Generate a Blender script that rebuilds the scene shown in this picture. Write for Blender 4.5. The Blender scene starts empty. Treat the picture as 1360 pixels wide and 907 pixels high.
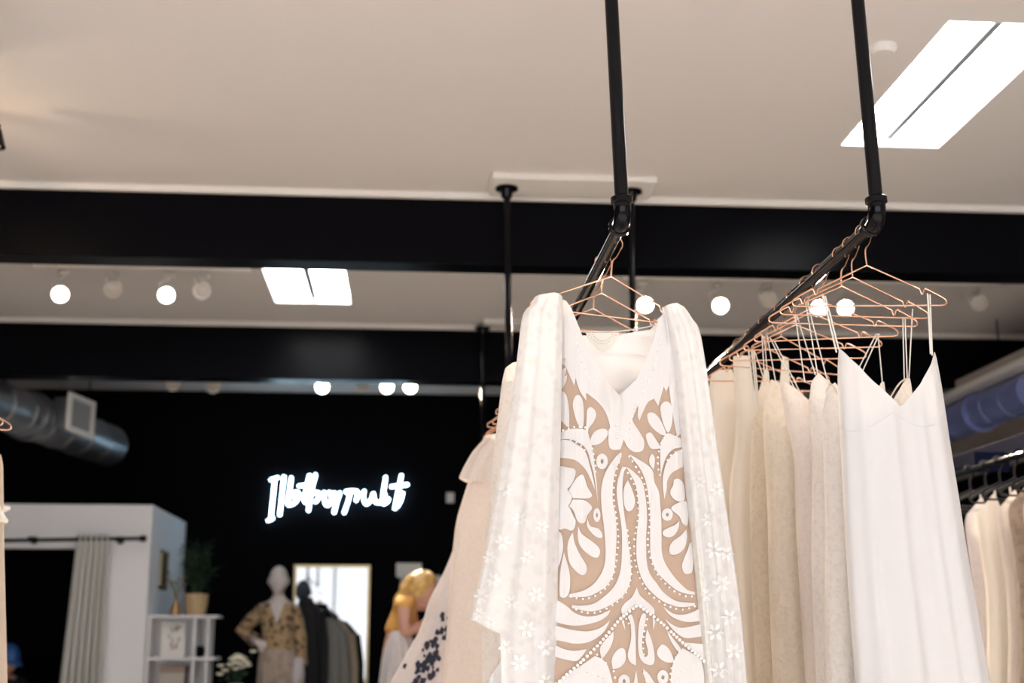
import bpy, bmesh, math, random
import numpy as np
from mathutils import Vector, Matrix
random.seed(7)
sc = bpy.context.scene
COL = sc.collection
PI = math.pi

# ------------------------------------------------------------------ camera
FPX = 1750.0
YAW, PITCH = math.asin(.0750), math.asin(.2212)
CAM = np.array([0, 0, 1.25])
_c, _s, _ct, _st = math.cos(YAW), math.sin(YAW), math.cos(PITCH), math.sin(PITCH)
FW = np.array([_s*_ct, _c*_ct, _st]); RT = np.array([_c, -_s, 0.0]); UP = np.array([-_s*_st, -_c*_st, _ct])
cd = bpy.data.cameras.new('camera'); cam = bpy.data.objects.new('camera', cd); COL.objects.link(cam)
cam.matrix_world = Matrix(((RT[0], UP[0], -FW[0], CAM[0]), (RT[1], UP[1], -FW[1], CAM[1]), (RT[2], UP[2], -FW[2], CAM[2]), (0, 0, 0, 1)))
cd.sensor_width = 36; cd.lens = FPX/1360*36; cd.clip_start = .05
cd.dof.use_dof = True; cd.dof.focus_distance = 3.12; cd.dof.aperture_fstop = 2.8
sc.camera = cam

def ray(px, py): return FW*FPX + RT*(px-680) - UP*(py-453.5)
def P(px, py, Y):                       # the point seen at (px, py) that stands Y metres into the room
    d = ray(px, py); return CAM + d*(Y/d[1])
def PZ(px, py, z):
    d = ray(px, py); return CAM + d*((z-CAM[2])/d[2])
def PX(px, py, x):
    d = ray(px, py); return CAM + d*(x/d[0])

# ------------------------------------------------------------------ materials
def nt(name):
    m = bpy.data.materials.new(name); m.use_nodes = True
    t = m.node_tree; b = t.nodes['Principled BSDF']; return m, t, b
def link(t, a, b): t.links.new(a, b)
def col4(c): return (c[0], c[1], c[2], 1)
def bump_noise(t, b, scale, strength, dist=.002, detail=3, kind='noise', coord='Object'):
    tc = t.nodes.new('ShaderNodeTexCoord')
    if kind == 'noise':
        n = t.nodes.new('ShaderNodeTexNoise'); n.inputs['Scale'].default_value = scale; n.inputs['Detail'].default_value = detail; o = n.outputs['Fac']
    else:
        n = t.nodes.new('ShaderNodeTexVoronoi'); n.inputs['Scale'].default_value = scale; o = n.outputs['Distance']
    link(t, tc.outputs[coord], n.inputs['Vector'])
    bp = t.nodes.new('ShaderNodeBump'); bp.inputs['Strength'].default_value = strength; bp.inputs['Distance'].default_value = dist
    link(t, o, bp.inputs['Height']); link(t, bp.outputs['Normal'], b.inputs['Normal'])
    return n
def plain(name, c, rough=.5, metal=0, spec=.5, bump=None, vary=0.0, vscale=6, coat=0):
    m, t, b = nt(name)
    b.inputs['Base Color'].default_value = col4(c); b.inputs['Roughness'].default_value = rough
    b.inputs['Metallic'].default_value = metal; b.inputs['Specular IOR Level'].default_value = spec
    b.inputs['Coat Weight'].default_value = coat
    if bump: bump_noise(t, b, *bump)
    if vary:
        tc = t.nodes.new('ShaderNodeTexCoord'); n = t.nodes.new('ShaderNodeTexNoise'); n.inputs['Scale'].default_value = vscale; n.inputs['Detail'].default_value = 4
        link(t, tc.outputs['Object'], n.inputs['Vector'])
        r = t.nodes.new('ShaderNodeValToRGB')
        r.color_ramp.elements[0].position = .3; r.color_ramp.elements[1].position = .7
        r.color_ramp.elements[0].color = col4([v*(1-vary) for v in c]); r.color_ramp.elements[1].color = col4([min(1, v*(1+vary*.5)) for v in c])
        link(t, n.outputs['Fac'], r.inputs['Fac']); link(t, r.outputs['Color'], b.inputs['Base Color'])
    return m
def emit(name, c, s):
    m, t, b = nt(name); b.inputs['Base Color'].default_value = col4(c)
    b.inputs['Emission Color'].default_value = col4(c); b.inputs['Emission Strength'].default_value = s; return m
def cloth(name, c, opacity=1.0, lace=0.0, lscale=60, weave=900, transl=.25, sparkle=0, rough=.75, c2=None, cut=(.45, .55), lace_op=None):
    """Woven cloth; lace > 0 adds a raised floral net; opacity < 1 is tulle; lace_op: opacity inside the motifs."""
    m, t, b = nt(name)
    b.inputs['Base Color'].default_value = col4(c); b.inputs['Roughness'].default_value = rough
    b.inputs['Specular IOR Level'].default_value = .2
    b.inputs['Sheen Weight'].default_value = .15
    tc = t.nodes.new('ShaderNodeTexCoord')
    h = None; lf = None
    if lace > 0:
        nz = t.nodes.new('ShaderNodeTexNoise'); nz.inputs['Scale'].default_value = lscale*.35; nz.inputs['Detail'].default_value = 2
        link(t, tc.outputs['Object'], nz.inputs['Vector'])
        mx = t.nodes.new('ShaderNodeVectorMath'); mx.operation = 'MULTIPLY_ADD'
        mx.inputs[1].default_value = (.03, .03, .03)
        link(t, nz.outputs['Color'], mx.inputs[0]); link(t, tc.outputs['Object'], mx.inputs[2])
        v = t.nodes.new('ShaderNodeTexVoronoi'); v.feature = 'SMOOTH_F1'; v.inputs['Scale'].default_value = lscale; v.inputs['Smoothness'].default_value = .3
        link(t, mx.outputs[0], v.inputs['Vector'])
        n2 = t.nodes.new('ShaderNodeTexNoise'); n2.inputs['Scale'].default_value = lscale*.8; n2.inputs['Detail'].default_value = 1.5; n2.inputs['Distortion'].default_value = 1.2
        link(t, tc.outputs['Object'], n2.inputs['Vector'])
        ad = t.nodes.new('ShaderNodeMath'); ad.operation = 'ADD'
        link(t, v.outputs['Distance'], ad.inputs[0]); link(t, n2.outputs['Fac'], ad.inputs[1])
        hf = t.nodes.new('ShaderNodeMath'); hf.operation = 'MULTIPLY'; hf.inputs[1].default_value = .55; link(t, ad.outputs[0], hf.inputs[0])
        r = t.nodes.new('ShaderNodeMapRange'); r.inputs['From Min'].default_value = cut[0]; r.inputs['From Max'].default_value = cut[1]
        link(t, hf.outputs[0], r.inputs['Value']); lf = r.outputs['Result']
        mc = t.nodes.new('ShaderNodeMix'); mc.data_type = 'RGBA'
        mc.inputs['A'].default_value = col4(c2 if c2 else [x*(1-.35*lace) for x in c]); mc.inputs['B'].default_value = col4(c)
        link(t, lf, mc.inputs['Factor']); link(t, mc.outputs['Result'], b.inputs['Base Color'])
        h = lf
    if sparkle:
        v = t.nodes.new('ShaderNodeTexVoronoi'); v.inputs['Scale'].default_value = 520
        link(t, tc.outputs['Object'], v.inputs['Vector'])
        sp = t.nodes.new('ShaderNodeSeparateColor'); link(t, v.outputs['Color'], sp.inputs[0])
        g = t.nodes.new('ShaderNodeMath'); g.operation = 'GREATER_THAN'; g.inputs[1].default_value = 1-sparkle; link(t, sp.outputs[0], g.inputs[0])
        mr = t.nodes.new('ShaderNodeMapRange'); mr.inputs['To Min'].default_value = rough; mr.inputs['To Max'].default_value = .06; link(t, g.outputs[0], mr.inputs['Value'])
        link(t, mr.outputs['Result'], b.inputs['Roughness'])
        mm = t.nodes.new('ShaderNodeMath'); mm.operation = 'MULTIPLY'; mm.inputs[1].default_value = .0; link(t, g.outputs[0], mm.inputs[0]); link(t, mm.outputs[0], b.inputs['Metallic'])
        wn = t.nodes.new('ShaderNodeMix'); wn.data_type = 'VECTOR'
    w = t.nodes.new('ShaderNodeTexNoise'); w.inputs['Scale'].default_value = weave; w.inputs['Detail'].default_value = 1; link(t, tc.outputs['Object'], w.inputs['Vector'])
    bp = t.nodes.new('ShaderNodeBump'); bp.inputs['Strength'].default_value = .12; bp.inputs['Distance'].default_value = .001
    link(t, w.outputs['Fac'], bp.inputs['Height'])
    if h is not None:
        b2 = t.nodes.new('ShaderNodeBump'); b2.inputs['Strength'].default_value = min(.6, .08+lace*2.2); b2.inputs['Distance'].default_value = .0025
        link(t, h, b2.inputs['Height']); link(t, bp.outputs['Normal'], b2.inputs['Normal']); bp = b2
    link(t, bp.outputs['Normal'], b.inputs['Normal'])
    out = t.nodes['Material Output']; sh = b.outputs[0]
    if transl > 0:
        tr = t.nodes.new('ShaderNodeBsdfTranslucent'); tr.inputs['Color'].default_value = col4(c)
        ms = t.nodes.new('ShaderNodeMixShader'); ms.inputs[0].default_value = transl
        link(t, sh, ms.inputs[1]); link(t, tr.outputs[0], ms.inputs[2]); sh = ms.outputs[0]
    if opacity < 1:
        tp = t.nodes.new('ShaderNodeBsdfTransparent')
        ms = t.nodes.new('ShaderNodeMixShader'); ms.inputs[0].default_value = opacity
        link(t, tp.outputs[0], ms.inputs[1]); link(t, sh, ms.inputs[2]); sh = ms.outputs[0]
        if lf is not None and lace_op is not None:
            r = t.nodes.new('ShaderNodeMapRange'); r.inputs['To Min'].default_value = opacity; r.inputs['To Max'].default_value = lace_op
            link(t, lf, r.inputs['Value']); link(t, r.outputs['Result'], ms.inputs[0])
    link(t, sh, out.inputs['Surface'])
    return m

M = {}
M['ceiling'] = plain('ceiling_paint', (.77, .73, .712), .9, spec=.1, bump=(300, .05, .001))
M['trim'] = plain('white_trim_paint', (.82, .79, .76), .6)
M['black'] = plain('black_gloss_paint', (.002, .002, .0035), .28, spec=.06, bump=(220, .10, .001))
M['blackwall'] = plain('black_wall_paint', (.0022, .0022, .0035), .8, spec=.05)
M['beige'] = plain('beige_wall_paint', (.42, .36, .32), .85, spec=.1)
M['floor'] = plain('pale_floor', (.76, .735, .71), .55, vary=.15, vscale=2)
M['white'] = plain('white_paint', (.86, .85, .87), .7, bump=(250, .05, .001))
M['pipe'] = plain('black_iron_pipe', (.003, .003, .0045), .09, spec=.16, bump=(60, .05, .002))
M['copper'] = plain('rose_gold_wire', (.84, .50, .36), .2, 1.0)
M['duct'] = plain('spiral_duct_steel', (.27, .275, .29), .42, 1.0, bump=(40, .15, .003))
M['bluesteel'] = plain('blue_painted_duct', (.24, .29, .60), .38, .3)
M['navy'] = plain('navy_board_paint', (.007, .009, .028), .8, spec=.03)
M['sky'] = emit('bright_daylight_pane', (.93, .97, 1.0), 1.9)
M['skyl'] = emit('skylight_diffuser', (.95, .98, 1.0), 6.0)
M['lamp'] = emit('lit_warm_bulb', (1.0, .90, .76), 22.0)
M['neon'] = emit('blue_white_neon', (.58, .83, 1.0), 8.0)
M['gold'] = plain('gold_frame', (.45, .36, .2), .35, .8)
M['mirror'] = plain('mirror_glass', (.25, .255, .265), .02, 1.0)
M['grille'] = plain('grille_metal', (.5, .49, .48), .5, .2)

# ------------------------------------------------------------------ mesh helpers
class MB:
    def __init__(s): s.v = []; s.f = []
    def add(s, vs, fs):
        o = len(s.v); s.v += [tuple(float(c) for c in p) for p in vs]; s.f += [tuple(i+o for i in f) for f in fs]; return s
    def box(s, a, b, R=None, c=None):
        x0, y0, z0 = [min(a[i], b[i]) for i in range(3)]; x1, y1, z1 = [max(a[i], b[i]) for i in range(3)]
        vs = [(x0,y0,z0),(x1,y0,z0),(x1,y1,z0),(x0,y1,z0),(x0,y0,z1),(x1,y0,z1),(x1,y1,z1),(x0,y1,z1)]
        if R is not None: vs = [tuple(R @ (Vector(p)-Vector(c)) + Vector(c)) for p in vs]
        return s.add(vs, [(3,2,1,0),(4,5,6,7),(0,1,5,4),(1,2,6,5),(2,3,7,6),(3,0,4,7)])
    def tube(s, pts, r, n=10, closed=False, cap=True):
        pts = [Vector([float(c) for c in p]) for p in pts]; k = len(pts); rs = r if isinstance(r, (list, tuple)) else [r]*k
        T = []
        for i in range(k):
            a = pts[(i-1) % k] if (closed or i) else pts[0]; b = pts[(i+1) % k] if (closed or i < k-1) else pts[-1]
            d = b-a; T.append(d.normalized() if d.length > 1e-9 else Vector((0, 0, 1)))
        u = T[0].orthogonal().normalized(); vs = []; fs = []
        for i in range(k):
            u = u - T[i]*u.dot(T[i]); u = u.normalized() if u.length > 1e-6 else T[i].orthogonal().normalized()
            w = T[i].cross(u)
            for j in range(n):
                a = 2*PI*j/n; vs.append(pts[i] + (u*math.cos(a)+w*math.sin(a))*rs[i])
        for i in range(k if closed else k-1):
            for j in range(n):
                a, b = i*n+j, i*n+(j+1) % n; c, d = ((i+1) % k)*n+(j+1) % n, ((i+1) % k)*n+j; fs.append((a, b, c, d))
        if cap and not closed: fs += [tuple(range(n))[::-1], tuple(range((k-1)*n, k*n))]
        return s.add(vs, fs)
    def lathe(s, prof, c, axis=(0, 0, 1), n=24):
        ax = Vector(axis).normalized(); u = ax.orthogonal().normalized(); w = ax.cross(u); c = Vector([float(q) for q in c])
        vs = []; fs = []; k = len(prof)
        for r, h in prof:
            for j in range(n):
                a = 2*PI*j/n; vs.append(c + ax*h + (u*math.cos(a)+w*math.sin(a))*max(r, 1e-5))
        for i in range(k-1):
            for j in range(n): fs.append((i*n+j, i*n+(j+1) % n, (i+1)*n+(j+1) % n, (i+1)*n+j))
        fs += [tuple(range(n))[::-1], tuple(range((k-1)*n, k*n))]
        return s.add(vs, fs)
    def sphere(s, c, r, n=10, m=6, sc_=(1, 1, 1)):
        vs = [(c[0], c[1], c[2]+r*sc_[2])]; fs = []
        for i in range(1, m):
            t = PI*i/m
            for j in range(n):
                a = 2*PI*j/n; vs.append((c[0]+r*sc_[0]*math.sin(t)*math.cos(a), c[1]+r*sc_[1]*math.sin(t)*math.sin(a), c[2]+r*sc_[2]*math.cos(t)))
        vs.append((c[0], c[1], c[2]-r*sc_[2])); L = len(vs)-1
        for j in range(n):
            fs.append((0, 1+j, 1+(j+1) % n)); fs.append((L, L-n+(j+1) % n, L-n+j))
        for i in range(m-2):
            for j in range(n): fs.append((1+i*n+j, 1+(i+1)*n+j, 1+(i+1)*n+(j+1) % n, 1+i*n+(j+1) % n))
        return s.add(vs, fs)
    def grid(s, rows, wrap=False):
        k, n = len(rows), len(rows[0]); vs = [p for r in rows for p in r]; fs = []
        for i in range(k-1):
            for j in range(n if wrap else n-1): fs.append((i*n+j, i*n+(j+1) % n, (i+1)*n+(j+1) % n, (i+1)*n+j))
        return s.add(vs, fs)
    def build(s, name, m, parent=None, smooth=True, thick=0, bevel=0, sub=0):
        me = bpy.data.meshes.new(name)
        off = Vector(parent['_o']) if parent is not None and '_o' in parent else Vector((0, 0, 0))
        me.from_pydata([tuple(Vector(p)-off) for p in s.v], [], s.f); me.update()
        bm = bmesh.new(); bm.from_mesh(me); bmesh.ops.recalc_face_normals(bm, faces=bm.faces); bm.to_mesh(me); bm.free()
        if smooth:
            me.shade_smooth() if hasattr(me, 'shade_smooth') else None
            for p in me.polygons: p.use_smooth = True
            try: me.set_sharp_from_angle(angle=math.radians(42))
            except Exception: pass
        me.materials.append(m)
        o = bpy.data.objects.new(name, me); COL.objects.link(o)
        if parent is not None:
            o.parent = parent
            if '_o' in parent: o['_o'] = list(parent['_o'])
        if thick:
            md = o.modifiers.new('thickness', 'SOLIDIFY'); md.thickness = thick; md.offset = 0
        if bevel:
            md = o.modifiers.new('bevel', 'BEVEL'); md.width = bevel; md.segments = 2; md.limit_method = 'ANGLE'
        if sub:
            md = o.modifiers.new('sub', 'SUBSURF'); md.levels = sub; md.render_levels = sub
        return o

def tag(o, label, cat, group=None):
    o['label'] = label; o['category'] = cat
    if group: o['group'] = group
    return o
def thing(name, label, cat, loc=(0, 0, 0), group=None):
    o = bpy.data.objects.new(name, None); COL.objects.link(o); o.empty_display_size = .05
    o.location = [float(c) for c in loc]; o['_o'] = [float(c) for c in loc]
    return tag(o, label, cat, group)
def struct(name, mb, m, parent=None, **k):
    o = mb.build(name, m, parent, **k)
    if parent is None: o['kind'] = 'structure'
    return o
KIDS = {}
def copy_thing(root, loc, label, rot=(0, 0, 0), group=None, scale=None):
    r = root.copy(); COL.objects.link(r); r.location = [float(c) for c in loc]; r.rotation_euler = rot; r['label'] = label
    if group: r['group'] = group
    if scale: r.scale = (scale,)*3
    for ch in [c for c in bpy.data.objects if c.parent == root]:
        c = ch.copy(); COL.objects.link(c); c.parent = r
        for g in [q for q in bpy.data.objects if q.parent == ch]:
            d = g.copy(); COL.objects.link(d); d.parent = c
    return r
def cr(pts, closed=True, k=5):
    """Catmull-Rom through 2-D/3-D points; a point with a trailing 'c' is a sharp corner."""
    n = len(pts); cor = [isinstance(p[-1], str) for p in pts]; Q = [np.array([q for q in p if not isinstance(q, str)], float) for p in pts]
    out = []
    for i in range(n if closed else n-1):
        p1, p2 = Q[i], Q[(i+1) % n]
        p0 = Q[(i-1) % n] if (closed or i > 0) and not cor[i] else p1
        j = (i+2) % n; p3 = Q[j] if (closed or i < n-2) and not cor[(i+1) % n] else p2
        for q in range(k):
            t = q/k
            out.append(.5*((2*p1)+(-p0+p2)*t+(2*p0-5*p1+4*p2-p3)*t*t+(-p0+3*p1-3*p2+p3)*t**3))
    if not closed: out.append(Q[-1])
    return out
# ------------------------------------------------------------------ room
ZC = 3.44
XL, XR, YF, YB = -5.2, 4.7, -3.8, 11.86
struct('floor', MB().box((XL, YF, -.1), (XR, YB+.2, 0)), M['floor'])
# skylight openings in the ceiling (x0, x1, y0, y1)
a = PZ(1117, 193, ZC); b_ = PZ(1248, 195, ZC); c_ = PZ(1258, 28, ZC)
SK1 = (a[0], b_[0], c_[1], a[1])
a = PZ(366, 402, ZC); b_ = PZ(466, 402, ZC); SK2 = (a[0], b_[0], a[1]-1.6, a[1])
ys = sorted([YF, SK1[2], SK1[3], SK2[2], SK2[3], YB+.2])
mb = MB()
def slab(x0, x1, y0, y1): mb.box((x0, y0, ZC), (x1, y1, ZC+.22))
slab(XL, XR, YF, SK1[2])
slab(XL, SK1[0], SK1[2], SK1[3]); slab(SK1[1], XR, SK1[2], SK1[3])
slab(XL, XR, SK1[3], SK2[2])
slab(XL, SK2[0], SK2[2], SK2[3]); slab(SK2[1], XR, SK2[2], SK2[3])
slab(XL, XR, SK2[3], YB+.2)
struct('ceiling', mb, M['ceiling'], smooth=False)
for i, S in enumerate((SK1, SK2)):
    w = thing('window_%d' % (i+1), 'skylight with two white diffusing panes', 'skylight', ((S[0]+S[1])/2, (S[2]+S[3])/2, ZC+.05)); w['kind'] = 'structure'
    xm = (S[0]+S[1])/2
    hb = .018 if i else .014
    MB().box((S[0], S[2], ZC+.05), (xm-hb, S[3], ZC+.065)).build('pane', M['skyl'], w, smooth=False)
    MB().box((xm+hb, S[2], ZC+.05), (S[1], S[3], ZC+.065)).build('pane', M['skyl'], w, smooth=False)
    MB().box((xm-hb, S[2], ZC+.04), (xm+hb, S[3], ZC+.09)).build('mullion', plain('skylight_bar', (.25, .27, .29), .6), w, smooth=False)
struct('wall_left', MB().box((XL-.15, YF, 0), (XL, YB+.2, ZC)), M['blackwall'])
struct('wall_right', MB().box((XR, YF, 0), (XR+.15, YB+.2, ZC)), M['beige'])
struct('wall_back', MB().box((XL, YB, 0), (XR, YB+.15, ZC)), M['blackwall'])
# front wall with three shop windows
WZ0, WZ1 = .45, 3.05
wins = [(-4.8, -2.95), (-2.75, -.35), (-.15, 2.1), (2.3, 4.3)]
mb = MB(); xs = [XL]+[v for w in wins for v in w]+[XR]
for k in range(0, len(xs), 2): mb.box((xs[k], YF-.15, 0), (xs[k+1], YF, ZC))
for x0, x1 in wins: mb.box((x0, YF-.15, 0), (x1, YF, WZ0)); mb.box((x0, YF-.15, WZ1), (x1, YF, ZC))
struct('wall_front', mb, M['white'], smooth=False)
for i, (x0, x1) in enumerate(wins):
    w = thing('window_%d' % (i+3), 'shop window in the front wall', 'window', ((x0+x1)/2, YF-.1, WZ0)); w['kind'] = 'structure'
    MB().box((x0, YF-.10, WZ0), (x1, YF-.08, WZ1)).build('pane', M['sky'], w, smooth=False)
    f = MB()
    for q in (x0, (x0+x1)/2-.02, x1-.04): f.box((q, YF-.08, WZ0), (q+.04, YF-.02, WZ1))
    f.box((x0, YF-.08, WZ0), (x1, YF-.02, WZ0+.04)); f.box((x0, YF-.08, WZ1-.04), (x1, YF-.02, WZ1))
    f.build('window_frame', M['black'], w, smooth=False)
# ceiling beams (black boxed beams) and their pale ceiling trims
YB1, YB2 = 6.3, 9.15
for i, y in enumerate((YB1, YB2)):
    o = struct('ceiling_beam', MB().box((XL, y, (3.075, 3.035)[i]), (XR, y+.17, ZC)), M['black'], bevel=.004)
    struct('trim_%d' % (i+1), MB().box((XL, y-.035, ZC-.035), (XR, y, ZC)), M['trim'], bevel=.006)
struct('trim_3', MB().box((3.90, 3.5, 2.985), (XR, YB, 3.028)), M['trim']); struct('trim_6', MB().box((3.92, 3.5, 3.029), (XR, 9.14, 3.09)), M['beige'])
struct('trim_4', MB().box((XR-.05, 3.5, 0), (XR, YB, 2.58)), M['blackwall']); struct('trim_5', MB().box((XR-.08, 3.5, 2.70), (XR, YB, 2.74)), plain('dark_brown_ledge', (.12, .10, .09), .7))

# fitting room: two white partitions, a dark inside, and an unseen lid added to block light
FX = P(203, 671, 10.3)[0]; FZ = 2.262; FY = 10.3
ox1 = P(118, 800, FY)[0]; oz = P(60, 728, FY)[2]
mb = MB().box((ox1, FY, 0), (FX, FY+.10, FZ)).box((XL, FY, oz), (ox1, FY+.10, FZ))
struct('wall_fitting_room_front', mb, M['white'], smooth=False)
struct('wall_fitting_room_side', MB().box((FX-.10, FY+.10, 0), (FX, YB, FZ)), M['white'])
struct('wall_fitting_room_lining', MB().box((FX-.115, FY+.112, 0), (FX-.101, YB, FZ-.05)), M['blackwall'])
struct('fitting_room_shade_lid', MB().box((XL, FY+.10, FZ-.04), (FX-.10, YB, FZ-.002)), M['blackwall'])  # added lid, unseen, keeps light from above out of the doorway

# ------------------------------------------------------------------ pipe rails hung from the ceiling
RR = .0165
def rail(name, label, e, f, te, tf, grp):
    e, f, te, tf = [Vector([float(c) for c in q]) for q in (e, f, te, tf)]
    t = thing(name, label, 'clothes rail', ((e+f)/2), grp)
    d = (f-e).normalized()
    MB().tube([e+d*.02, f-d*.02], RR, 20).build('rail', M['pipe'], t)
    for p, q, s in ((e, te, 1), (f, tf, -1)):
        up = (q-p).normalized()
        MB().tube([p+up*.02, q], RR*1.02, 20).build('post', M['pipe'], t)
        MB().lathe([(.004, .0), (.055, 0), (.055, -.010), (.034, -.014), (.026, -.05), (.004, -.05)], q+Vector((0, 0, -.001)), n=24).build('flange', M['pipe'], t)
        # elbow: swept quarter bend with thick collars
        a = p+up*.048; b = p+d*s*.048
        pts = [a]
        for k in range(9):
            u = k/8; pts.append((1-u)**2*(p+up*.036)+2*u*(1-u)*p+u*u*(p+d*s*.036))
        pts.append(b)
        el = MB().tube(pts, .0215, 20)
        el.tube([p+up*.040, p+up*.044, p+up*.056, p+up*.060], [.0215, .0268, .0268, .0215], 24)
        el.tube([p+d*s*.040, p+d*s*.044, p+d*s*.056, p+d*s*.060], [.0215, .0268, .0268, .0215], 24)
        el.build('elbow_fitting', M['pipe'], t)
    return t
E1, F1 = P(827, 292, 3.0), P(677, 585, 6.1)
E2, F2 = P(1166, 292, 3.0), P(842, 585, 6.1)
def top_at(e, px, py):     # where the leaning post meets the ceiling
    q = P(px, py, e[1]); k = (ZC-.032-e[2])/(q[2]-e[2]); r = e+(q-e)*k; return r
T1, T2 = top_at(E1, 812, 0), top_at(E2, 1139, 0)
G1, G2 = top_at(F1, 673, 245), top_at(F2, 838, 245)
rail('pipe_clothes_rail', 'black iron pipe rail hung from the ceiling carrying the sheer embroidered dress', E1, F1, T1, G1, 'pipe rails in the middle of the shop')
rail('pipe_clothes_rail', 'black iron pipe rail hung from the ceiling carrying the satin slip gown', E2, F2, T2, G2, 'pipe rails in the middle of the shop')
def board(lbl, c, w, d):
    o = MB().box((c[0]-w/2, c[1]-d/2, ZC-.031), (c[0]+w/2, c[1]+d/2, ZC)).build('mounting_board', M['trim'], bevel=.004); tag(o, lbl, 'board')
board('white mounting board on the ceiling above the far posts of the pipe rails', (G1+G2)/2+np.array([.015, .0, 0]), .80, .26)
board('white mounting board on the ceiling above the near posts of the pipe rails', (T1+T2)/2, .95, .12)
# the third rail, deeper in the shop
E3 = P(642, 588, 9.06); T3 = top_at(E3, 641, 440); 
rail('pipe_clothes_rail', 'black pipe rail far back behind the second beam, left of the sheer dress', E3, E3+np.array([.28, 2.2, 0]), T3, np.array([E3[0]+.28, E3[1]+2.2, 3.1]), None)
board('white mounting board on the ceiling in front of the second beam', T3+np.array([.2, -.02, 0]), .40, .22)
def T_rail(e, f, Y):      # point on a rail's axis at depth Y
    u = (Y-e[1])/(f[1]-e[1]); return e+(f-e)*u

# ------------------------------------------------------------------ copper wire hangers
def hanger_mesh(t, m, r=.0021):
    hk = [(0, 0, .0), (0, 0, .038), (.010, 0, .056)]
    for k in range(14):
        a = math.radians(-38+k*(232/13)); hk.append((.021*math.cos(a), 0, .085+.021*math.sin(a)))
    MB().tube(cr([tuple(p) for p in hk], False, 3), r, 8).build('hook', m, t)
    half = [(0, 0, 0), (.129, 0, -.061, 'c'), (.133, 0, -.073), (.137, 0, -.074), (.141, 0, -.063), (.148, 0, -.062), (.184, 0, -.082), (.195, 0, -.092), (.190, 0, -.103), (.150, 0, -.104), (0, 0, -.104)]
    R_ = cr(half, False, 4); L_ = [np.array([-p[0], p[1], p[2]]) for p in R_][::-1]
    MB().tube(R_+L_[1:-1], r, 8, closed=True).build('frame', m, t)
HANG = thing('wire_hanger', '', 'hanger', (0, 0, 0)); hanger_mesh(HANG, M['copper'])
HFIRST = [True]
def hang(e, f, Y, label, rz=0, ry=0, grp=None, dx=0):
    global HFIRST
    p = T_rail(e, f, Y); loc = (p[0]+dx, p[1], p[2]-.085-.0022)
    if HFIRST[0]:
        HFIRST[0] = False; HANG.location = loc; HANG.rotation_euler = (0, ry, rz); HANG['label'] = label; o = HANG
        if grp: o['group'] = grp
    else: o = copy_thing(HANG, loc, label, (0, ry, rz), grp)
    o['_o'] = [float(c) for c in loc]
    return o
# ------------------------------------------------------------------ garments
def smooth(t): t = min(max(t, 0), 1); return t*t*(3-2*t)
class Shape:
    """A hanging garment given by its side edges (pixel rows at its own depth D), drawn as a closed, padded sleeve of cloth."""
    def __init__(s, rows, D, dep=.05, folds=((3, .004), (7, .002)), seed=1, yaw=0, flare=1.25, fp=1.0):
        R = []
        for y, a, b in rows:
            p, q = P(a, y, D), P(b, y, D); R.append(((p[2]+q[2])/2, p[0], q[0]))
        R.sort(); s.z = np.array([r[0] for r in R]); s.l = np.array([r[1] for r in R]); s.r = np.array([r[2] for r in R])
        s.D = D; s.dep = dep; s.folds = folds; s.yaw = math.tan(yaw); s.rng = random.Random(seed); s.fp = fp
        s.ph = [s.rng.uniform(0, 6.28) for _ in folds]; s.flare = flare; s.z0, s.z1 = s.z[-1], s.z[0]
    def edges(s, z):
        # smoothed linear interpolation of the edges
        w = .03; zz = [z-w, z, z+w]
        return float(np.interp(zz, s.z, s.l).mean()), float(np.interp(zz, s.z, s.r).mean())
    def fold(s, u, v, side):
        return sum(a*math.sin(k*u*3.14159+p+side*1.7+.6*math.sin(2.2*v+p)) for (k, a), p in zip(s.folds, s.ph))*(.15+.85*v**s.fp)
    def point(s, c, sn, z):          # c in [-1,1] across, sn signed front(+)/back(-)
        l, r = s.edges(z); m, h = (l+r)/2, (r-l)/2
        v = min(max((s.z0-z)/max(s.z0-s.z1, .01), 0), 1)
        cc = math.copysign(abs(c)**.85, c)
        x = m+h*cc
        dep = s.dep*(1+(s.flare-1)*v)
        side = 0 if sn >= 0 else 1
        y = s.D - math.copysign(abs(sn)**.8, sn)*dep + s.yaw*(x-m) - (1 if sn >= 0 else -1)*s.fold(cc, v, side)*min(1, abs(sn)*2.2)
        return (x, y, z)
    def front(s, x, z):
        l, r = s.edges(z); m, h = (l+r)/2, max((r-l)/2, 1e-4)
        cc = min(max((x-m)/h, -.985), .985); c = math.copysign(abs(cc)**(1/.85), cc)
        return s.point(c, math.sqrt(1-c*c), z)[1]
    def on(s, px, py, off=.003):     # point of the front surface seen at a pixel
        Y = s.D-s.dep
        for _ in range(5):
            p = P(px, py, Y); Y = s.front(p[0], p[2])
        return P(px, py, Y-off)
def edge_fn(S, poly):
    if poly is None: return None
    if not isinstance(poly, (list, tuple)): poly = [(0, poly), (1360, poly)]
    pts = [P(x, y, S.D) for x, y in poly]; xs = [p[0] for p in pts]; zs = [p[2] for p in pts]
    return lambda x: float(np.interp(x, xs, zs))
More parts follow.
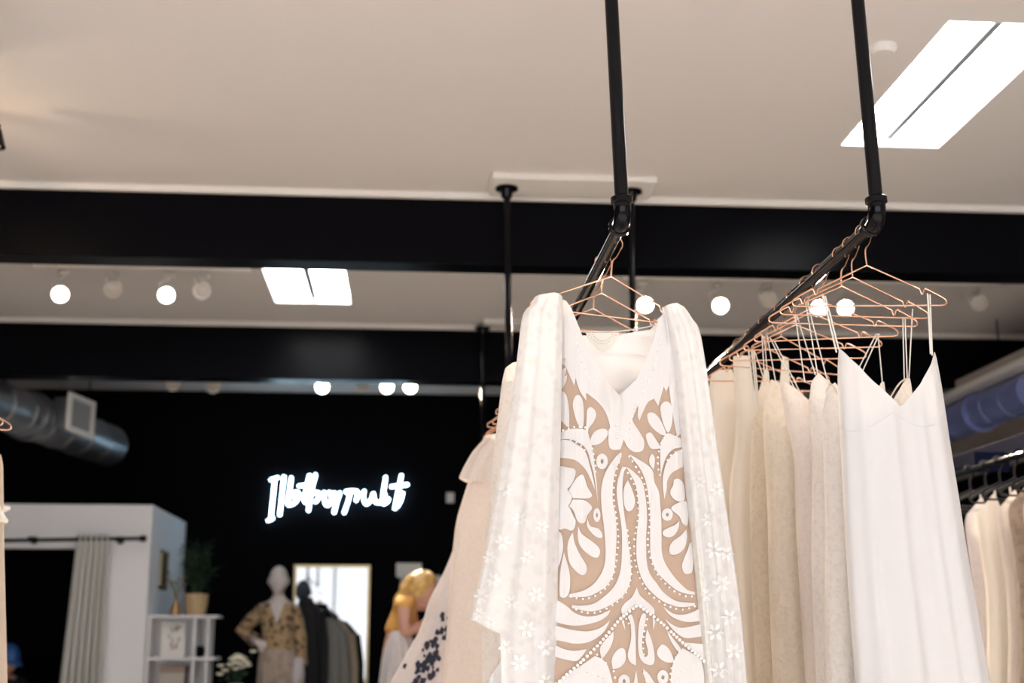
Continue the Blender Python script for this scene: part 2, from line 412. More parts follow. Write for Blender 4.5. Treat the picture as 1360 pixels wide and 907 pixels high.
def shell(name, S, m, parent, top, top_back=None, bot=None, n=112, k=56, thick=0.0, arc=None, bot_back=None):
    ft, fb, fbot = edge_fn(S, top), edge_fn(S, top_back if top_back is not None else top), edge_fn(S, bot)
    fbb = edge_fn(S, bot_back) if bot_back is not None else fbot
    A = [2*PI*j/n for j in range(n)] if arc is None else [math.radians(arc[0]+(arc[1]-arc[0])*j/(n-1)) for j in range(n)]
    cols = []
    for a in A:
        c, sn = math.cos(a), math.sin(a)
        # iterate: top height depends on x, x depends on height
        w = smooth((sn+.18)/.36)
        z = S.z0
        for _ in range(4):
            x = S.point(c, sn, z)[0]; z = ft(x)*w+fb(x)*(1-w)
        zt = z; zb = S.z1
        if fbot:
            z = S.z1
            for _ in range(4):
                x = S.point(c, sn, z)[0]; z = fbot(x)*w+fbb(x)*(1-w)
            zb = z
        cols.append([S.point(c, sn, zt+(zb-zt)*i/k) for i in range(k+1)])
    rows = [[cols[j][i] for j in range(len(A))] for i in range(k+1)]
    return MB().grid(rows, wrap=arc is None).build(name, m, parent, thick=thick)
def straps(parent, m, lines, r=.0016, name='strap'):
    for pts in lines: MB().tube([p for p in pts], r, 6).build(name, m, parent)
def pxl(Y, *pts): return [P(x, y, Y) for x, y in pts]

C = {}
C['satin'] = cloth('ivory_satin_crepe', (.69, .675, .685), transl=.12, sparkle=.004, rough=.62)
C['lace'] = cloth('white_lace', (.88, .84, .81), lace=.18, lscale=75, transl=.3)
C['lace2'] = cloth('ivory_lace', (.85, .775, .68), lace=.2, lscale=70, transl=.3)
C['cream'] = cloth('cream_crepe', (.90, .83, .75), transl=.06)
C['cream2'] = cloth('cream_beaded_lace', (.82, .74, .62), lace=.22, lscale=80, transl=.3, sparkle=.003)
C['blush'] = cloth('blush_tulle', (.86, .79, .75), transl=.3, lace=.15, lscale=90)
C['strap'] = cloth('strap_ribbon', (.86, .82, .76), transl=.1)
C['nude'] = cloth('nude_mesh_lining', (.51, .37, .285), transl=.1, rough=.5)
C['applique'] = cloth('white_satin_applique', (.75, .725, .725), transl=.1, rough=.55)
C['sheer'] = cloth('white_sheer_organza', (.90, .89, .895), opacity=.82, lace=.01, lscale=38, transl=.35, cut=(.36, .56), lace_op=.90)
C['sheer2'] = cloth('white_sheer_yoke', (.88, .86, .855), opacity=.84, transl=.3)
C['sheer3'] = cloth('white_sheer_back', (.84, .85, .91), opacity=.86, transl=.35)
C['pearl'] = plain('pearl_bead', (.93, .91, .89), .3, spec=.6)
C['dot'] = plain('grey_eyelet_thread', (.34, .33, .33), .8)
C['tulle'] = cloth('pale_lilac_tulle', (.74, .70, .72), transl=.25, lace=.12, lscale=25)
C['champ'] = cloth('champagne_cloth', (.62, .52, .44), transl=.15)
C['rose'] = cloth('pale_rose_cloth', (.70, .60, .55), transl=.15)
C['mocha'] = cloth('pale_mocha_cloth', (.50, .41, .35), transl=.12, lace=.4, lscale=40)

GR, GL = 'copper wire hangers on the right pipe rail', 'copper wire hangers on the left pipe rail'
# hangers on the right rail (the front three stand free)
ry = math.radians(-1.5)
hang(E2, F2, 3.09, 'front copper wire hanger on the right pipe rail, holding the satin slip gown', 0, ry, GR)
hang(E2, F2, 3.19, 'second copper wire hanger from the front of the right pipe rail', math.radians(2), 0, GR)
hang(E2, F2, 3.27, 'third copper wire hanger from the front of the right pipe rail', math.radians(-2), math.radians(1), GR)
rr_ = random.Random(4)
Ys = [3.42, 3.53, 3.66, 3.80, 3.95, 4.10, 4.24, 4.38, 4.55, 4.72, 4.9, 5.1, 5.35, 5.6]
for i, Y in enumerate(Ys):
    hang(E2, F2, Y, 'copper wire hanger crowded down the right pipe rail, behind the front three', math.radians(rr_.uniform(-9, 9)), math.radians(rr_.uniform(-3, 3)), GR)
# hangers on the left rail
hang(E1, F1, 3.18, 'front copper wire hanger on the left pipe rail, holding the sheer embroidered dress', 0, math.radians(6), GL)
hang(E1, F1, 3.33, 'second copper wire hanger from the front of the left pipe rail', math.radians(3), math.radians(3), GL)
hang(E1, F1, 3.48, 'third copper wire hanger from the front of the left pipe rail', math.radians(-2), math.radians(4), GL)
for Y in (4.45, 4.62, 4.78, 4.90, 5.02):
    hang(E1, F1, Y, 'copper wire hanger far down the left rail, rounded end showing beside the sheer sleeve', math.radians(rr_.uniform(-5, 5)), math.radians(rr_.uniform(-3, 3)), GL)

# ---- A: satin slip gown, front of the right rail
D = 3.10
t = thing('wedding_gown', 'white satin slip gown with pointed V neckline and thin straps, front of the right rail', 'gown', P(1190, 470, D))
SA = Shape([(455,1112,1238),(475,1111,1242),(500,1112,1247),(530,1114,1252),(560,1116,1256),(600,1118,1262),(660,1121,1272),(720,1124,1281),(790,1128,1293),(907,1137,1314),(1100,1140,1350),(1340,1135,1385)], D, .05, ((2.2, .006), (4.1, .006), (7.3, .003), (11, .0012)), 5, fp=.7, flare=1.3)
neckA = [(1100, 478), (1112, 464), (1124, 480), (1150, 510), (1187, 546), (1213, 514), (1228, 488), (1236, 469), (1243, 482), (1254, 512)]
shell('bodice', SA, C['satin'], t, neckA, 545, [(1100, 566), (1122, 572), (1158, 566), (1187, 548), (1212, 563), (1228, 567), (1258, 556)], 128, 24)
shell('skirt', SA, C['satin'], t, [(1100, 566), (1122, 572), (1158, 566), (1187, 548), (1212, 563), (1228, 567), (1258, 556)], 556, None, 160, 80)
for a in ([(1117, 569), (1126, 573), (1142, 571), (1158, 566), (1174, 556), (1187, 547)], [(1187, 547), (1199, 556), (1212, 563), (1226, 567), (1241, 564), (1255, 557)]):
    MB().tube(cr([SA.on(x, y, .000) for x, y in a], False, 4), .0011, 6).build('seam', C['satin'], t)
straps(t, C['strap'], [pxl(3.085, (1232, 390), (1236, 470)), pxl(3.10, (1235, 391), (1238, 472)), pxl(3.09, (1093, 392), (1111, 468)), pxl(3.10, (1096, 393), (1114, 464))], .0021)
# ---- B2: white lace gown behind A
D = 3.24
t = thing('wedding_gown', 'white lace gown right behind the satin slip gown, scalloped cup peeking through its V', 'gown', P(1150, 500, D))
S = Shape([(500,1098,1208),(541,1092,1212),(621,1095,1216),(700,1097,1222),(800,1096,1232),(907,1098,1244),(1100,1090,1262),(1320,1085,1280)], D, .045, ((2.6, .005), (6.2, .003)), 11)
nb = [(1092, 540), (1097, 520), (1104, 510), (1112, 522), (1130, 545), (1160, 562), (1178, 535), (1194, 510), (1204, 503), (1210, 520)]
shell('bodice', S, C['lace'], t, nb, 560, 600, 96, 20); shell('skirt', S, C['lace'], t, 600, 600, None, 112, 60)
MB().tube(cr([S.on(x, y, .001) for x, y in nb[1:-1]], False, 6), .0022, 6).build('lace_edge', C['lace2'], t)
straps(t, C['strap'], [pxl(3.22, (1072, 400), (1100, 510)), pxl(3.22, (1070, 402), (1086, 497), (1104, 512)), pxl(3.22, (1199, 421), (1201, 504)), pxl(3.225, (1202, 421), (1205, 504)), pxl(3.24, (1212, 410), (1207, 505))])
# ---- B1
D = 3.36
t = thing('wedding_gown', 'white lace gown third on the right rail, its left cup a rounded peak', 'gown', P(1120, 500, D))
S = Shape([(498,1078,1172),(527,1073,1176),(598,1080,1186),(715,1078,1195),(810,1080,1200),(907,1085,1206),(1100,1078,1220),(1320,1070,1240)], D, .04, ((2.6, .005), (6.2, .003)), 12)
shell('bodice', S, C['lace'], t, [(1072, 527), (1076, 508), (1083, 497), (1093, 508), (1105, 530), (1130, 552), (1155, 528), (1166, 510), (1172, 508), (1177, 520)], 560, 600, 96, 20)
shell('skirt', S, C['lace'], t, 600, 600, None, 112, 60)
straps(t, C['strap'], [pxl(3.35, (1058, 418), (1083, 498)), pxl(3.35, (1056, 418), (1069, 508), (1078, 506)), pxl(3.35, (1166, 443), (1172, 509)), pxl(3.35, (1168, 443), (1146, 492)), pxl(3.355, (1164, 443), (1140, 490))])
# ---- C2: blush bodice with a slanted sweetheart edge
D = 3.49
t = thing('wedding_gown', 'blush strapless-cut gown with a smooth slanting bodice edge, fourth on the right rail', 'gown', P(1070, 510, D))
S = Shape([(508,1034,1132),(540,1040,1134),(575,1048,1136),(604,1056,1138),(700,1058,1144),(800,1064,1150),(907,1072,1160),(1100,1066,1170),(1320,1060,1190)], D, .045, ((2.2, .004), (5.2, .003)), 13)
shell('bodice', S, C['blush'], t, [(1030, 520), (1036, 507), (1048, 516), (1065, 532), (1082, 552), (1100, 548), (1120, 520), (1134, 525)], 560, 606, 96, 20)
shell('skirt', S, C['blush'], t, 606, 606, None, 112, 60)
straps(t, C['strap'], [pxl(3.48, (1019, 446), (1030, 506), (1037, 510)), pxl(3.48, (1023, 449), (1062, 530)), pxl(3.485, (1028, 452), (1070, 536))])
# ---- C1: ivory lace
D = 3.62
t = thing('wedding_gown', 'ivory lace gown with a narrow peaked cup, fifth on the right rail', 'gown', P(1060, 510, D))
S = Shape([(504,1016,1104),(536,1013,1106),(598,1016,1108),(668,1020,1114),(762,1022,1120),(856,1025,1126),(907,1028,1130),(1100,1020,1140),(1320,1014,1150)], D, .045, ((2.4, .005), (5.6, .003)), 14)
shell('bodice', S, C['lace2'], t, [(1012, 530), (1021, 506), (1034, 516), (1058, 545), (1080, 520), (1096, 506), (1106, 520)], 560, 610, 96, 20)
shell('skirt', S, C['lace2'], t, 610, 610, None, 112, 60)
straps(t, C['strap'], [pxl(3.61, (1015, 446), (1020, 507)), pxl(3.61, (1002, 466), (1017, 510)), pxl(3.615, (1012, 447), (1016, 512))])
# ---- D
D = 3.76
t = thing('wedding_gown', 'narrow cream beaded gown hung low on long thin straps, sixth on the right rail', 'gown', P(1040, 540, D))
S = Shape([(540,1001,1080),(598,998,1084),(692,997,1090),(810,1001,1094),(907,1005,1100),(1100,998,1110),(1320,990,1120)], D, .045, ((2.4, .005), (5.6, .003)), 15)
shell('bodice', S, C['cream2'], t, [(997, 566), (1006, 541), (1020, 556), (1040, 572), (1060, 552), (1074, 541), (1084, 560)], 575, 625, 96, 20)
shell('skirt', S, C['cream2'], t, 625, 625, None, 112, 60)
straps(t, C['strap'], [pxl(3.75, (994, 463), (1003, 542)), pxl(3.75, (998, 463), (1006, 542)), pxl(3.755, (1001, 464), (1008, 543))], .0024)
# ---- E: wide shoulder straps
D = 3.92
t = thing('wedding_gown', 'cream gown with one broad flat shoulder strap showing, seventh on the right rail', 'gown', P(1010, 480, D))
S = Shape([(472,972,1046),(548,978,1050),(600,976,1054),(645,969,1060),(760,972,1064),(907,983,1070),(1100,975,1080),(1320,970,1090)], D, .045, ((2.4, .005), (5.6, .003)), 16)
shell('bodice', S, C['cream'], t, [(970, 474), (990, 476), (997, 520), (1004, 560), (1018, 572), (1028, 545), (1034, 476), (1048, 478)], 524, 620, 112, 24)
shell('skirt', S, C['cream'], t, 620, 620, None, 112, 60)
# ---- F
D = 4.08
t = thing('wedding_gown', 'plain pale cream gown beside the sheer sleeve, eighth on the right rail', 'gown', P(970, 495, D))
S = Shape([(488,944,1020),(550,940,1024),(600,940,1026),(700,944,1030),(800,950,1036),(907,960,1040),(1100,950,1050),(1320,945,1060)], D, .045, ((2.4, .005), (5.6, .003)), 17)
shell('bodice', S, C['cream'], t, [(938, 500), (950, 494), (968, 494), (978, 530), (990, 548), (1004, 520), (1014, 490), (1024, 500)], 524, 610, 112, 24)
shell('skirt', S, C['cream'], t, 610, 610, None, 112, 60)

# ---- the sheer embroidered dress, front of the left rail
D = 3.17
t = SD = thing('sheer_dress', 'sheer white long-sleeved dress with bold embroidery over nude lining, front of the left rail', 'dress', P(815, 400, D))
SB = Shape([(395,740,905),(440,742,905),(500,743,905),(560,743,908),(640,738,915),(720,728,928),(790,715,942),(840,690,955),(907,648,972),(1000,635,985),(1250,610,1015)], D, .045, ((5.1, .0022), (9.3, .0013), (2, .003)), 21, fp=.8, flare=1.5)
shell('lining', SB, C['nude'], t, [(738, 462), (760, 466), (776, 492), (800, 532), (816, 552), (840, 535), (864, 512), (886, 500), (908, 494)], 520, None, 144, 80)
# yoke (front) and back panel
SY = Shape([(395,738,905),(440,742,906),(500,743,906),(560,743,909),(640,738,915)], D, .0458, ((5.1, .0022), (9.3, .0013), (2, .003)), 21, fp=.8)
neck = [(738, 397), (750, 403), (757, 414), (763, 430), (769, 446), (783, 478), (799, 508), (818, 530), (842, 508), (860, 476), (868, 446), (873, 428), (882, 411), (906, 412)]
shell('yoke', SY, C['sheer2'], t, neck, None, [(738, 476), (760, 502), (795, 540), (816, 562), (842, 545), (868, 522), (888, 512), (910, 508)], 120, 30, arc=(4, 176))
SK = Shape([(395,738,905),(440,742,906),(500,743,906),(560,743,909),(640,738,915)], D, .040, ((3.1, .002),), 22)
shell('back_panel', SK, C['sheer3'], t, [(738, 404), (752, 408), (762, 436), (770, 441), (820, 440), (868, 433), (876, 420), (890, 408), (906, 412)], [(738, 404), (752, 408), (762, 436), (770, 441), (820, 440), (868, 433), (876, 420), (890, 408), (906, 412)], [(738, 640), (910, 640)], 90, 30, arc=(184, 356))
MB().tube(cr([P(x, y, D+.034) for x, y in ((764, 440), (790, 441), (820, 440), (845, 437), (870, 432))], False, 5), .0018, 6).build('back_neck_binding', C['applique'], t)
# lace medallion on the back neck
med = MB(); Yb = D+.030
o_ = [P(x, y, Yb) for x, y in cr([(778, 442, 'c'), (783, 452), (791, 460), (795, 465), (805, 466), (812, 462), (816, 455), (823, 442, 'c')], True, 4)]
o2 = [p+np.array([0, .002, 0]) for p in o_]; k = len(o_)
med.add(o_+o2, [tuple(range(k)), tuple(range(k, 2*k))[::-1]]+[(i, (i+1) % k, (i+1) % k+k, i+k) for i in range(k)])
mo = med.build('lace_medallion', C['strap'], t, smooth=False)
eb = MB()
for i in range(13):
    u = i/12
    for (ax, ay, bx, by, cx, cy) in ((783, 445, 800, 462, 818, 445), (787, 444, 800, 456, 814, 444)):
        x = (1-u)**2*ax+2*u*(1-u)*bx+u*u*cx; y = (1-u)**2*ay+2*u*(1-u)*(by+6)+u*u*cy
        p = P(x, y, Yb-.0012); eb.sphere(p, .0011, 6, 4)
eb.build('eyelets', C['dot'], mo)
# sleeves
SL = Shape([(393,726,746),(396,707,747),(403,698,747),(420,693,747),(440,691,747),(500,684,746),(560,674,745),(640,661,743),(700,651,742),(760,639,741),(822,624,741),(850,621,742),(990,618,743)], D-.03, .040, ((1.4, .006), (3.3, .005), (6.1, .0015)), 31, fp=.5, flare=1.5)
shell('sleeve', SL, C['sheer'], t, [(688, 416), (697, 402), (712, 396), (735, 394), (747, 396)], None, [(616, 818), (622, 821), (640, 829), (663, 842), (666, 985), (742, 988)], 150, 90)
SRt = Shape([(408,880,896),(413,878,912),(420,878,921),(432,884,927),(470,893,934),(540,901,944),(600,906,952),(680,913,964),(760,921,976),(830,928,985),(907,934,991),(990,940,1000)], D-.03, .038, ((1.5, .006), (3.7, .004), (6.3, .0015)), 35, fp=.5)
shell('sleeve', SRt, C['sheer'], t, [(878, 410), (895, 407), (912, 413), (922, 421), (930, 440)], None, [(930, 965), (1000, 980)], 112, 70)
SR2 = Shape([(640,915,935),(700,917,945),(800,926,958),(907,935,968),(990,940,980)], D-.04, .024, ((3.3, .003), (7.3, .002)), 36, fp=.4)
shell('sleeve_drape', SR2, cloth('white_sleeve_lace', (.90, .87, .82), opacity=.86, lace=.10, lscale=70, transl=.2, lace_op=.90), t, [(905, 690), (925, 640), (950, 690)], None, 990, 80, 40)
# raised flowers and leaves near the sleeve hems
C['motif'] = cloth('white_lace_motif', (.93, .92, .92), transl=.2)
def sleeve_motifs(S, spots, seed):
    m = MB(); r = random.Random(seed)
    for x, y, R in spots:
        for k in range(6):
            a = 2*PI*k/6+r.uniform(-.2, .2); q = []
            for j in range(12):
                b = 2*PI*j/12; u, w = .62*R+.40*R*math.cos(b), .22*R*math.sin(b); q.append(S.on(x+u*math.cos(a)-w*math.sin(a), y+u*math.sin(a)+w*math.cos(a), .0025+.0002*k))
            m.add(q, [tuple(range(12))])
    m.build('lace_motif', C['motif'], t, thick=.001, smooth=False)
sleeve_motifs(SL, [(640, 792, 11), (636, 815, 8), (652, 826, 8), (655, 770, 10), (650, 740, 9), (668, 720, 11), (672, 860, 10), (690, 880, 12), (700, 835, 12), (712, 790, 11), (680, 800, 10), (725, 860, 11), (700, 740, 9), (690, 690, 10), (720, 700, 9), (672, 650, 9), (725, 905, 10)], 3)
sleeve_motifs(SRt, [(948, 730, 12), (965, 735, 10), (958, 775, 12), (968, 820, 11), (950, 840, 12), (975, 865, 11), (955, 890, 12), (938, 790, 9), (940, 690, 9), (952, 650, 9), (930, 640, 8)], 4)
# hanging loops
straps(t, C['applique'], [pxl(D-.05, (741, 394), (743, 420), (745, 470)), pxl(D-.05, (880, 408), (886, 430), (888, 455))], .0017, 'hanging_loop')
# embroidery, traced motif by motif on the front of the lining
def A_(x, y): return (730+x/6.8, 470+y/6.8)
def B_(x, y): return (730+x/6.8, 590+y/6.8)
def C_(x, y): return (730+x/6.8, 700+y/6.8)
def D_(x, y): return (730+x/6.8, 790+y/6.8)
def tr(f, s):
    out = []
    for w in s.split():
        c = w.endswith('c'); x, y = w.rstrip('c').split(','); g = F_.get(w[0], None)
        out.append(f(float(x), float(y))+(('c',) if c else ()))
    return out
F_ = {}
mot = []
def mo_(*segs):           # one motif: (frame, points) runs joined into one outline
    pts = []
    for f, s in segs: pts += tr(f, s)
    mot.append(cr(pts, True, 4))
mo_((A_, '60,-300c 190,-360 255,-200 380,40 500,260 590,420 700,330 800,200 930,-100 1000,-330 1160,-390c 1190,0 1190,700c 1150,735 1115,560 1100,470 1075,290c 1050,340c 1030,295c 1000,400 980,470c 940,405c 885,440 840,530 810,605c 795,560 800,480 790,480 745,590c 755,620c 820,720 855,790 840,870 770,885 710,850 668,775c 640,862c 570,865 535,830 530,700 545,650 500,520 430,430 330,350c 330,420c 270,330 235,215c 225,290c 150,120 140,35c 95,60c'))
mo_((A_, '100,330c 150,370 175,500 178,670c 140,640 95,585c 70,450'))
mo_((A_, '100,150c 150,120c 140,180 110,215c 155,190c 150,250 105,320c 60,300 60,150c'))
mo_((A_, '255,370 290,400 308,500 305,650 275,665 235,580 210,470 225,395'))
mo_((A_, '370,480 410,510 420,560 395,620 355,670 345,715c 328,690 335,600 340,510'))
mo_((A_, '375,825c 370,770 410,700 480,675 525,695 520,740 480,790 430,820'))
mo_((A_, '1050,430 1090,450 1110,520 1105,620 1080,700 1055,700 1020,610 1000,500 1015,450'))
mo_((A_, '885,540 930,530 980,570 1030,660 1050,730 1010,730 950,690 905,640 885,590'))
mo_((A_, '870,730 910,710 950,760 1010,850c 960,857 910,850 880,790'))
mo_((B_, '60,-80 160,-131 250,-141 330,-126 360,-60 385,30 400,130 410,230 425,350 435,530c 405,300 368,150 345,70 300,10 240,-25 190,-45 105,-45 60,-20'))
mo_((B_, '60,-10 110,-38 185,-35 240,0 300,40 335,95 360,180 395,320 412,420c 350,270 290,190 220,140 100,122c 60,110'))
mo_((B_, '60,215 170,210 225,225 235,265 210,340 165,400 120,430 60,420'))
mo_((B_, '175,415c 240,310 290,275 315,300 340,380 380,450 375,475 330,490 210,485c'))
mo_((B_, '210,500c 310,505 370,545 380,585 340,640 320,700 290,715 250,690 215,600 175,560c'))
mo_((B_, '125,545c 170,560 215,650 235,690 225,750 195,780 140,760 85,770 45,700 60,600'))
mo_((B_, '55,410c 150,405 190,450 200,492 165,560 120,550 55,610c'))
mo_((B_, '640,75c 600,110 540,190 490,290 465,420 468,560 485,700 498,830'), (C_, '505,230 495,340 460,430 390,520 300,575 180,605c 170,630c 250,633 350,625 430,590 510,535 570,440 590,340 600,200 605,50'), (B_, '595,640 570,520 570,400 585,280 610,200 640,140 652,80c'))
mo_((B_, '660,200c 635,260 615,330 605,430 620,560 640,680 653,820'), (C_, '650,300 630,430 580,540 500,620 400,690 290,710 205,705c 200,730c 280,748 370,762 440,750 520,718 610,665 680,600 718,520 735,420 730,300 712,150 698,40'), (B_, '675,640 665,540 657,430 660,330 668,270 682,220c'))
mo_((B_, '705,325c 740,400 770,500 760,570 725,605 690,590 670,530 665,430 680,370'))
mo_((B_, '690,200c 760,250 830,330 860,430 875,560 880,700 872,830'), (C_, '875,300 905,420 970,510 1020,580 1090,640 1170,675 1310,685c 1310,708c 1200,722 1110,708 1020,668 930,598 862,520 815,420 787,300 782,180 788,50'), (B_, '805,640 800,520 787,420 765,340 725,265'))
mo_((B_, '720,90c 790,130 870,180 930,240 945,340 985,430 1000,560 1008,700 1010,830'), (C_, '1012,220 1040,320 1110,430 1180,510 1250,570 1310,585c 1310,612c 1230,600 1150,570 1060,500 980,420 932,330 910,230 907,100'), (B_, '907,640 897,520 882,400 852,290 805,200 755,140'))
mo_((B_, '925,85c 950,130 940,232c 905,180 900,130'))
mo_((B_, '1125,320 1170,315 1210,370 1215,500 1150,512 1100,470 1090,420 1115,370'))
mo_((B_, '1100,570 1160,530 1240,525 1245,720 1200,715 1170,650 1110,600'))
mo_((B_, '1005,-20 1040,-80 1075,-100 1130,-75 1200,-40 1200,22 1120,42 1058,105 1022,200 1002,280c 998,100'))
mo_((B_, '1200,55 1125,80 1065,150 1038,215 1020,330 1035,500c 1055,420 1062,330 1105,258 1200,205c'))
mo_((B_, '1170,690c 1165,750 1130,815 1080,840 1030,825 1025,785 1070,755 1130,730'))
mo_((C_, '1235,20c 1240,100 1215,190 1150,245 1090,245 1080,190 1110,130 1180,80'))
mo_((C_, '1260,150c 1300,150 1290,380 1260,420 1215,415 1195,350 1215,280 1245,210'))
mo_((B_, '340,672c 370,740 440,760 475,810 470,845 420,835 370,790 340,740'))
mo_((C_, '258,-8c 290,60 370,120 440,180 455,230 430,275 370,260 290,190 255,110'))
mo_((C_, '210,50c 225,140 270,240 330,340 335,400 300,435 240,400 180,320 160,200 175,110'))
mo_((C_, '130,230c 160,330 185,450 180,570 150,630 110,635 90,600 95,430 110,320'))
mo_((C_, '50,20c 105,60 122,180 100,300 50,430c'))
mo_((C_, '60,655c 150,710 220,770 310,805 420,800 510,765 550,745c 520,800 440,850 330,880 220,890 100,870 0,830c'))
mo_((D_, '0,262c 100,290 200,315 330,330 430,310 500,270 545,225c 500,320 430,385 340,430 220,440 100,415 -30,400c'))
mo_((D_, '-30,440c 50,455 130,490 220,505 300,495 335,490c 260,590 160,588 60,560 -60,520c'))
mo_((D_, '1030,110c 1100,160 1180,180 1280,160 1350,125c 1360,235c 1250,245 1160,225 1080,180'))
mo_((D_, '1040,215c 1110,270 1200,298 1360,265c 1370,375c 1250,390 1180,370 1100,300'))
mo_((D_, '1215,430c 1400,445c 1420,600c 1300,510'))
mo_((C_, '785,545c 820,620 900,690 945,740 945,790c 880,770 790,712c 720,750 660,805c 648,740 680,685 745,630'))
mo_((D_, '575,330c 575,400 540,490 470,585c 455,480 510,400'))
mo_((D_, '650,240c 670,225c 685,325c'))
mo_((D_, '740,180 765,260 775,400 780,640c 730,610 705,540 735,400 730,260 705,200'))
mo_((D_, '840,170 870,180 860,260 835,400 838,500 860,560 885,540 882,480 865,400 880,310c 915,390 945,520 940,620 880,630 820,580 800,480 800,320 815,230'))
mo_((D_, '640,480 680,500 685,590 640,650 570,672c 560,590 590,520'))
mo_((D_, '1010,450 1060,470 1100,530 1125,605c 1060,610 990,570 970,510'))
mo_((D_, '410,550c 470,580 520,630 550,720 585,860c 0,900c 100,760 280,640'))
mo_((D_, '1200,480c 1370,600 1400,860c 1090,860c 1100,690 1130,570'))
mo_((D_, '840,665c 900,720 980,850c 890,850c 850,720')); mo_((D_, '782,680c 805,860c 745,860c'))
mo_((D_, '1060,320c 1120,400 1185,490 1150,500 1090,410')); mo_((D_, '930,200c 955,240 935,312c'))
mo_((D_, '20,200c 60,330 20,520 -60,700 -320,900 -560,820 -300,400c'))
rings = [(B_, 473, 155, 52, 70, 14, 22), (B_, 427, 640, 32, 62, 9, 22), (B_, 1062, 635, 50, 56, 14, 17), (D_, 1022, 745, 50, 65, 15, 20), (D_, 672, 780, 52, 62, 14, 20)]
emb = MB()
def motif(poly, i, holes=None):
    bm = bmesh.new()
    vs = [bm.verts.new((x, y, 0)) for x, y in poly]
    try: bm.faces.new(vs)
    except ValueError: bm.free(); return
    x0, x1 = min(p[0] for p in poly), max(p[0] for p in poly); y0, y1 = min(p[1] for p in poly), max(p[1] for p in poly)
    for st, a, b, ax in ((5, x0, x1, 0), (12, y0, y1, 1)):
        q = math.floor(a/st)*st+st
        while q < b:
            co = (q, 0, 0) if ax == 0 else (0, q, 0); no = (1, 0, 0) if ax == 0 else (0, 1, 0)
            bmesh.ops.bisect_plane(bm, geom=bm.verts[:]+bm.edges[:]+bm.faces[:], plane_co=co, plane_no=no, dist=1e-5); q += st
    bm.verts.index_update()
    emb_pts(bm, i); bm.free()
def emb_pts(bm, i):
    off = .0032+.00004*(i % 9)
    vs = [SB.on(v.co.x, v.co.y, off) for v in bm.verts]
    emb.add(vs, [tuple(v.index for v in f.verts) for f in bm.faces])
for i, p in enumerate(mot): motif([tuple(q) for q in p], i)
for f, cx, cy, rx, ry_, hx, hy in rings:
    n = 28; V = []
    for k in range(n):
        a = 2*PI*k/n; V += [SB.on(*f(cx+rx*math.cos(a), cy+ry_*math.sin(a)), .0033), SB.on(*f(cx+(rx+hx)/2*math.cos(a), cy+(ry_+hy)/2*math.sin(a)), .0036), SB.on(*f(cx+hx*math.cos(a), cy+hy*math.sin(a)), .0033)]
    emb.add(V, [(3*k+j, 3*((k+1) % n)+j, 3*((k+1) % n)+j+1, 3*k+j+1) for k in range(n) for j in (0, 1)])
emb.build('embroidery', C['applique'], t, thick=.0014, smooth=False)
pearls = MB()
def bead_row(segs, step=8.0, r=.0027, off=.006):
    pts = []
    for f, s in segs: pts += tr(f, s)
    q = cr(pts, False, 12); acc = 0; last = q[0]; out = [q[0]]
    for p in q[1:]:
        acc += np.linalg.norm(p-last); last = p
        if acc >= step: out.append(p); acc = 0
    for p in out: pearls.sphere(SB.on(p[0], p[1], off), r, 8, 6)
for s in ([(B_, '640,110 600,260 580,370 580,520 605,680 618,830'), (C_, '612,210 590,370 540,510 430,610 300,650 180,625')],
          [(B_, '665,240 660,290'), ], [(C_, '700,30 705,60 730,240 735,440 690,590 590,690 430,770 290,765 205,720')],
          [(B_, '680,215 740,320 790,450 798,640 778,780'), (C_, '765,120 770,300 815,460 900,600 1040,700 1190,745 1310,715')],
          [(B_, '720,110 800,240 860,370 890,540 905,700 888,830'), (C_, '888,180 920,310 990,450 1100,560 1210,620 1310,625')],
          [(B_, '985,65 975,150 985,240 1000,285')], [(B_, '1190,55 1110,85 1060,150')], [(B_, '385,40 400,110 415,200 415,270')],
          [(A_, '120,690 200,665 260,660 330,665')], [(A_, '240,-150 265,10 310,110 360,220 410,270')], [(A_, '1010,-150 930,170 870,270 800,420 740,590 715,700 725,770 765,810')],
          [(A_, '600,650 610,720 610,800')], [(A_, '190,780 260,810 320,870')], [(D_, '150,780 210,740 280,710 370,710 450,740 500,775')],
          [(D_, '1140,780 1180,710 1250,650 1350,620')], [(D_, '1165,510 1110,630 1090,720 1090,790')], [(D_, '430,540 500,600 520,640')],
          [(D_, '880,220 860,310 842,430 850,545')], [(D_, '580,690 595,770')], [(D_, '690,215 720,265')], [(D_, '850,710 880,770')], [(A_, '1150,740 1120,700')], [(A_, '1030,760 1000,820')]):
    bead_row(s, 7.4)
ropeL = '0,850 100,770 280,610 410,480 520,360 620,235 700,165 790,100 860,135 950,205 1050,290 1200,430 1360,565 1420,620'
bead_row([(D_, ropeL)], 4.8, .0041, .008)
pearls.build('bead_trim', C['pearl'], t)

# ---- other dresses on the left rail
D = 3.38
t = thing('lace_dress', 'white lace dress peeking out on the left directly behind the sheer sleeve', 'dress', P(760, 480, D))
S = Shape([(480,674,860),(492,669,866),(530,664,872),(600,656,880),(700,646,890),(800,640,900),(907,640,905),(1100,630,915),(1280,625,925)], D, .045, ((2.4, .005), (5.6, .004)), 41)
shell('bodice', S, C['lace'], t, [(664, 494), (680, 484), (720, 480), (745, 530), (780, 545), (815, 530), (840, 484), (870, 494)], 500, 640, 96, 24)
shell('skirt', S, C['lace'], t, 640, 640, None, 112, 60)
D = 4.68
t = thing('wedding_gown', 'blush gown with a flared ruffle sleeve, left of the sheer dress', 'gown', P(700, 580, D))
S = Shape([(576,652,750),(600,636,764),(640,622,770),(690,606,775),(740,600,780),(800,596,784),(907,588,790),(1000,580,800),(1120,575,810)], D, .06, ((2.4, .006), (5.6, .005)), 42)
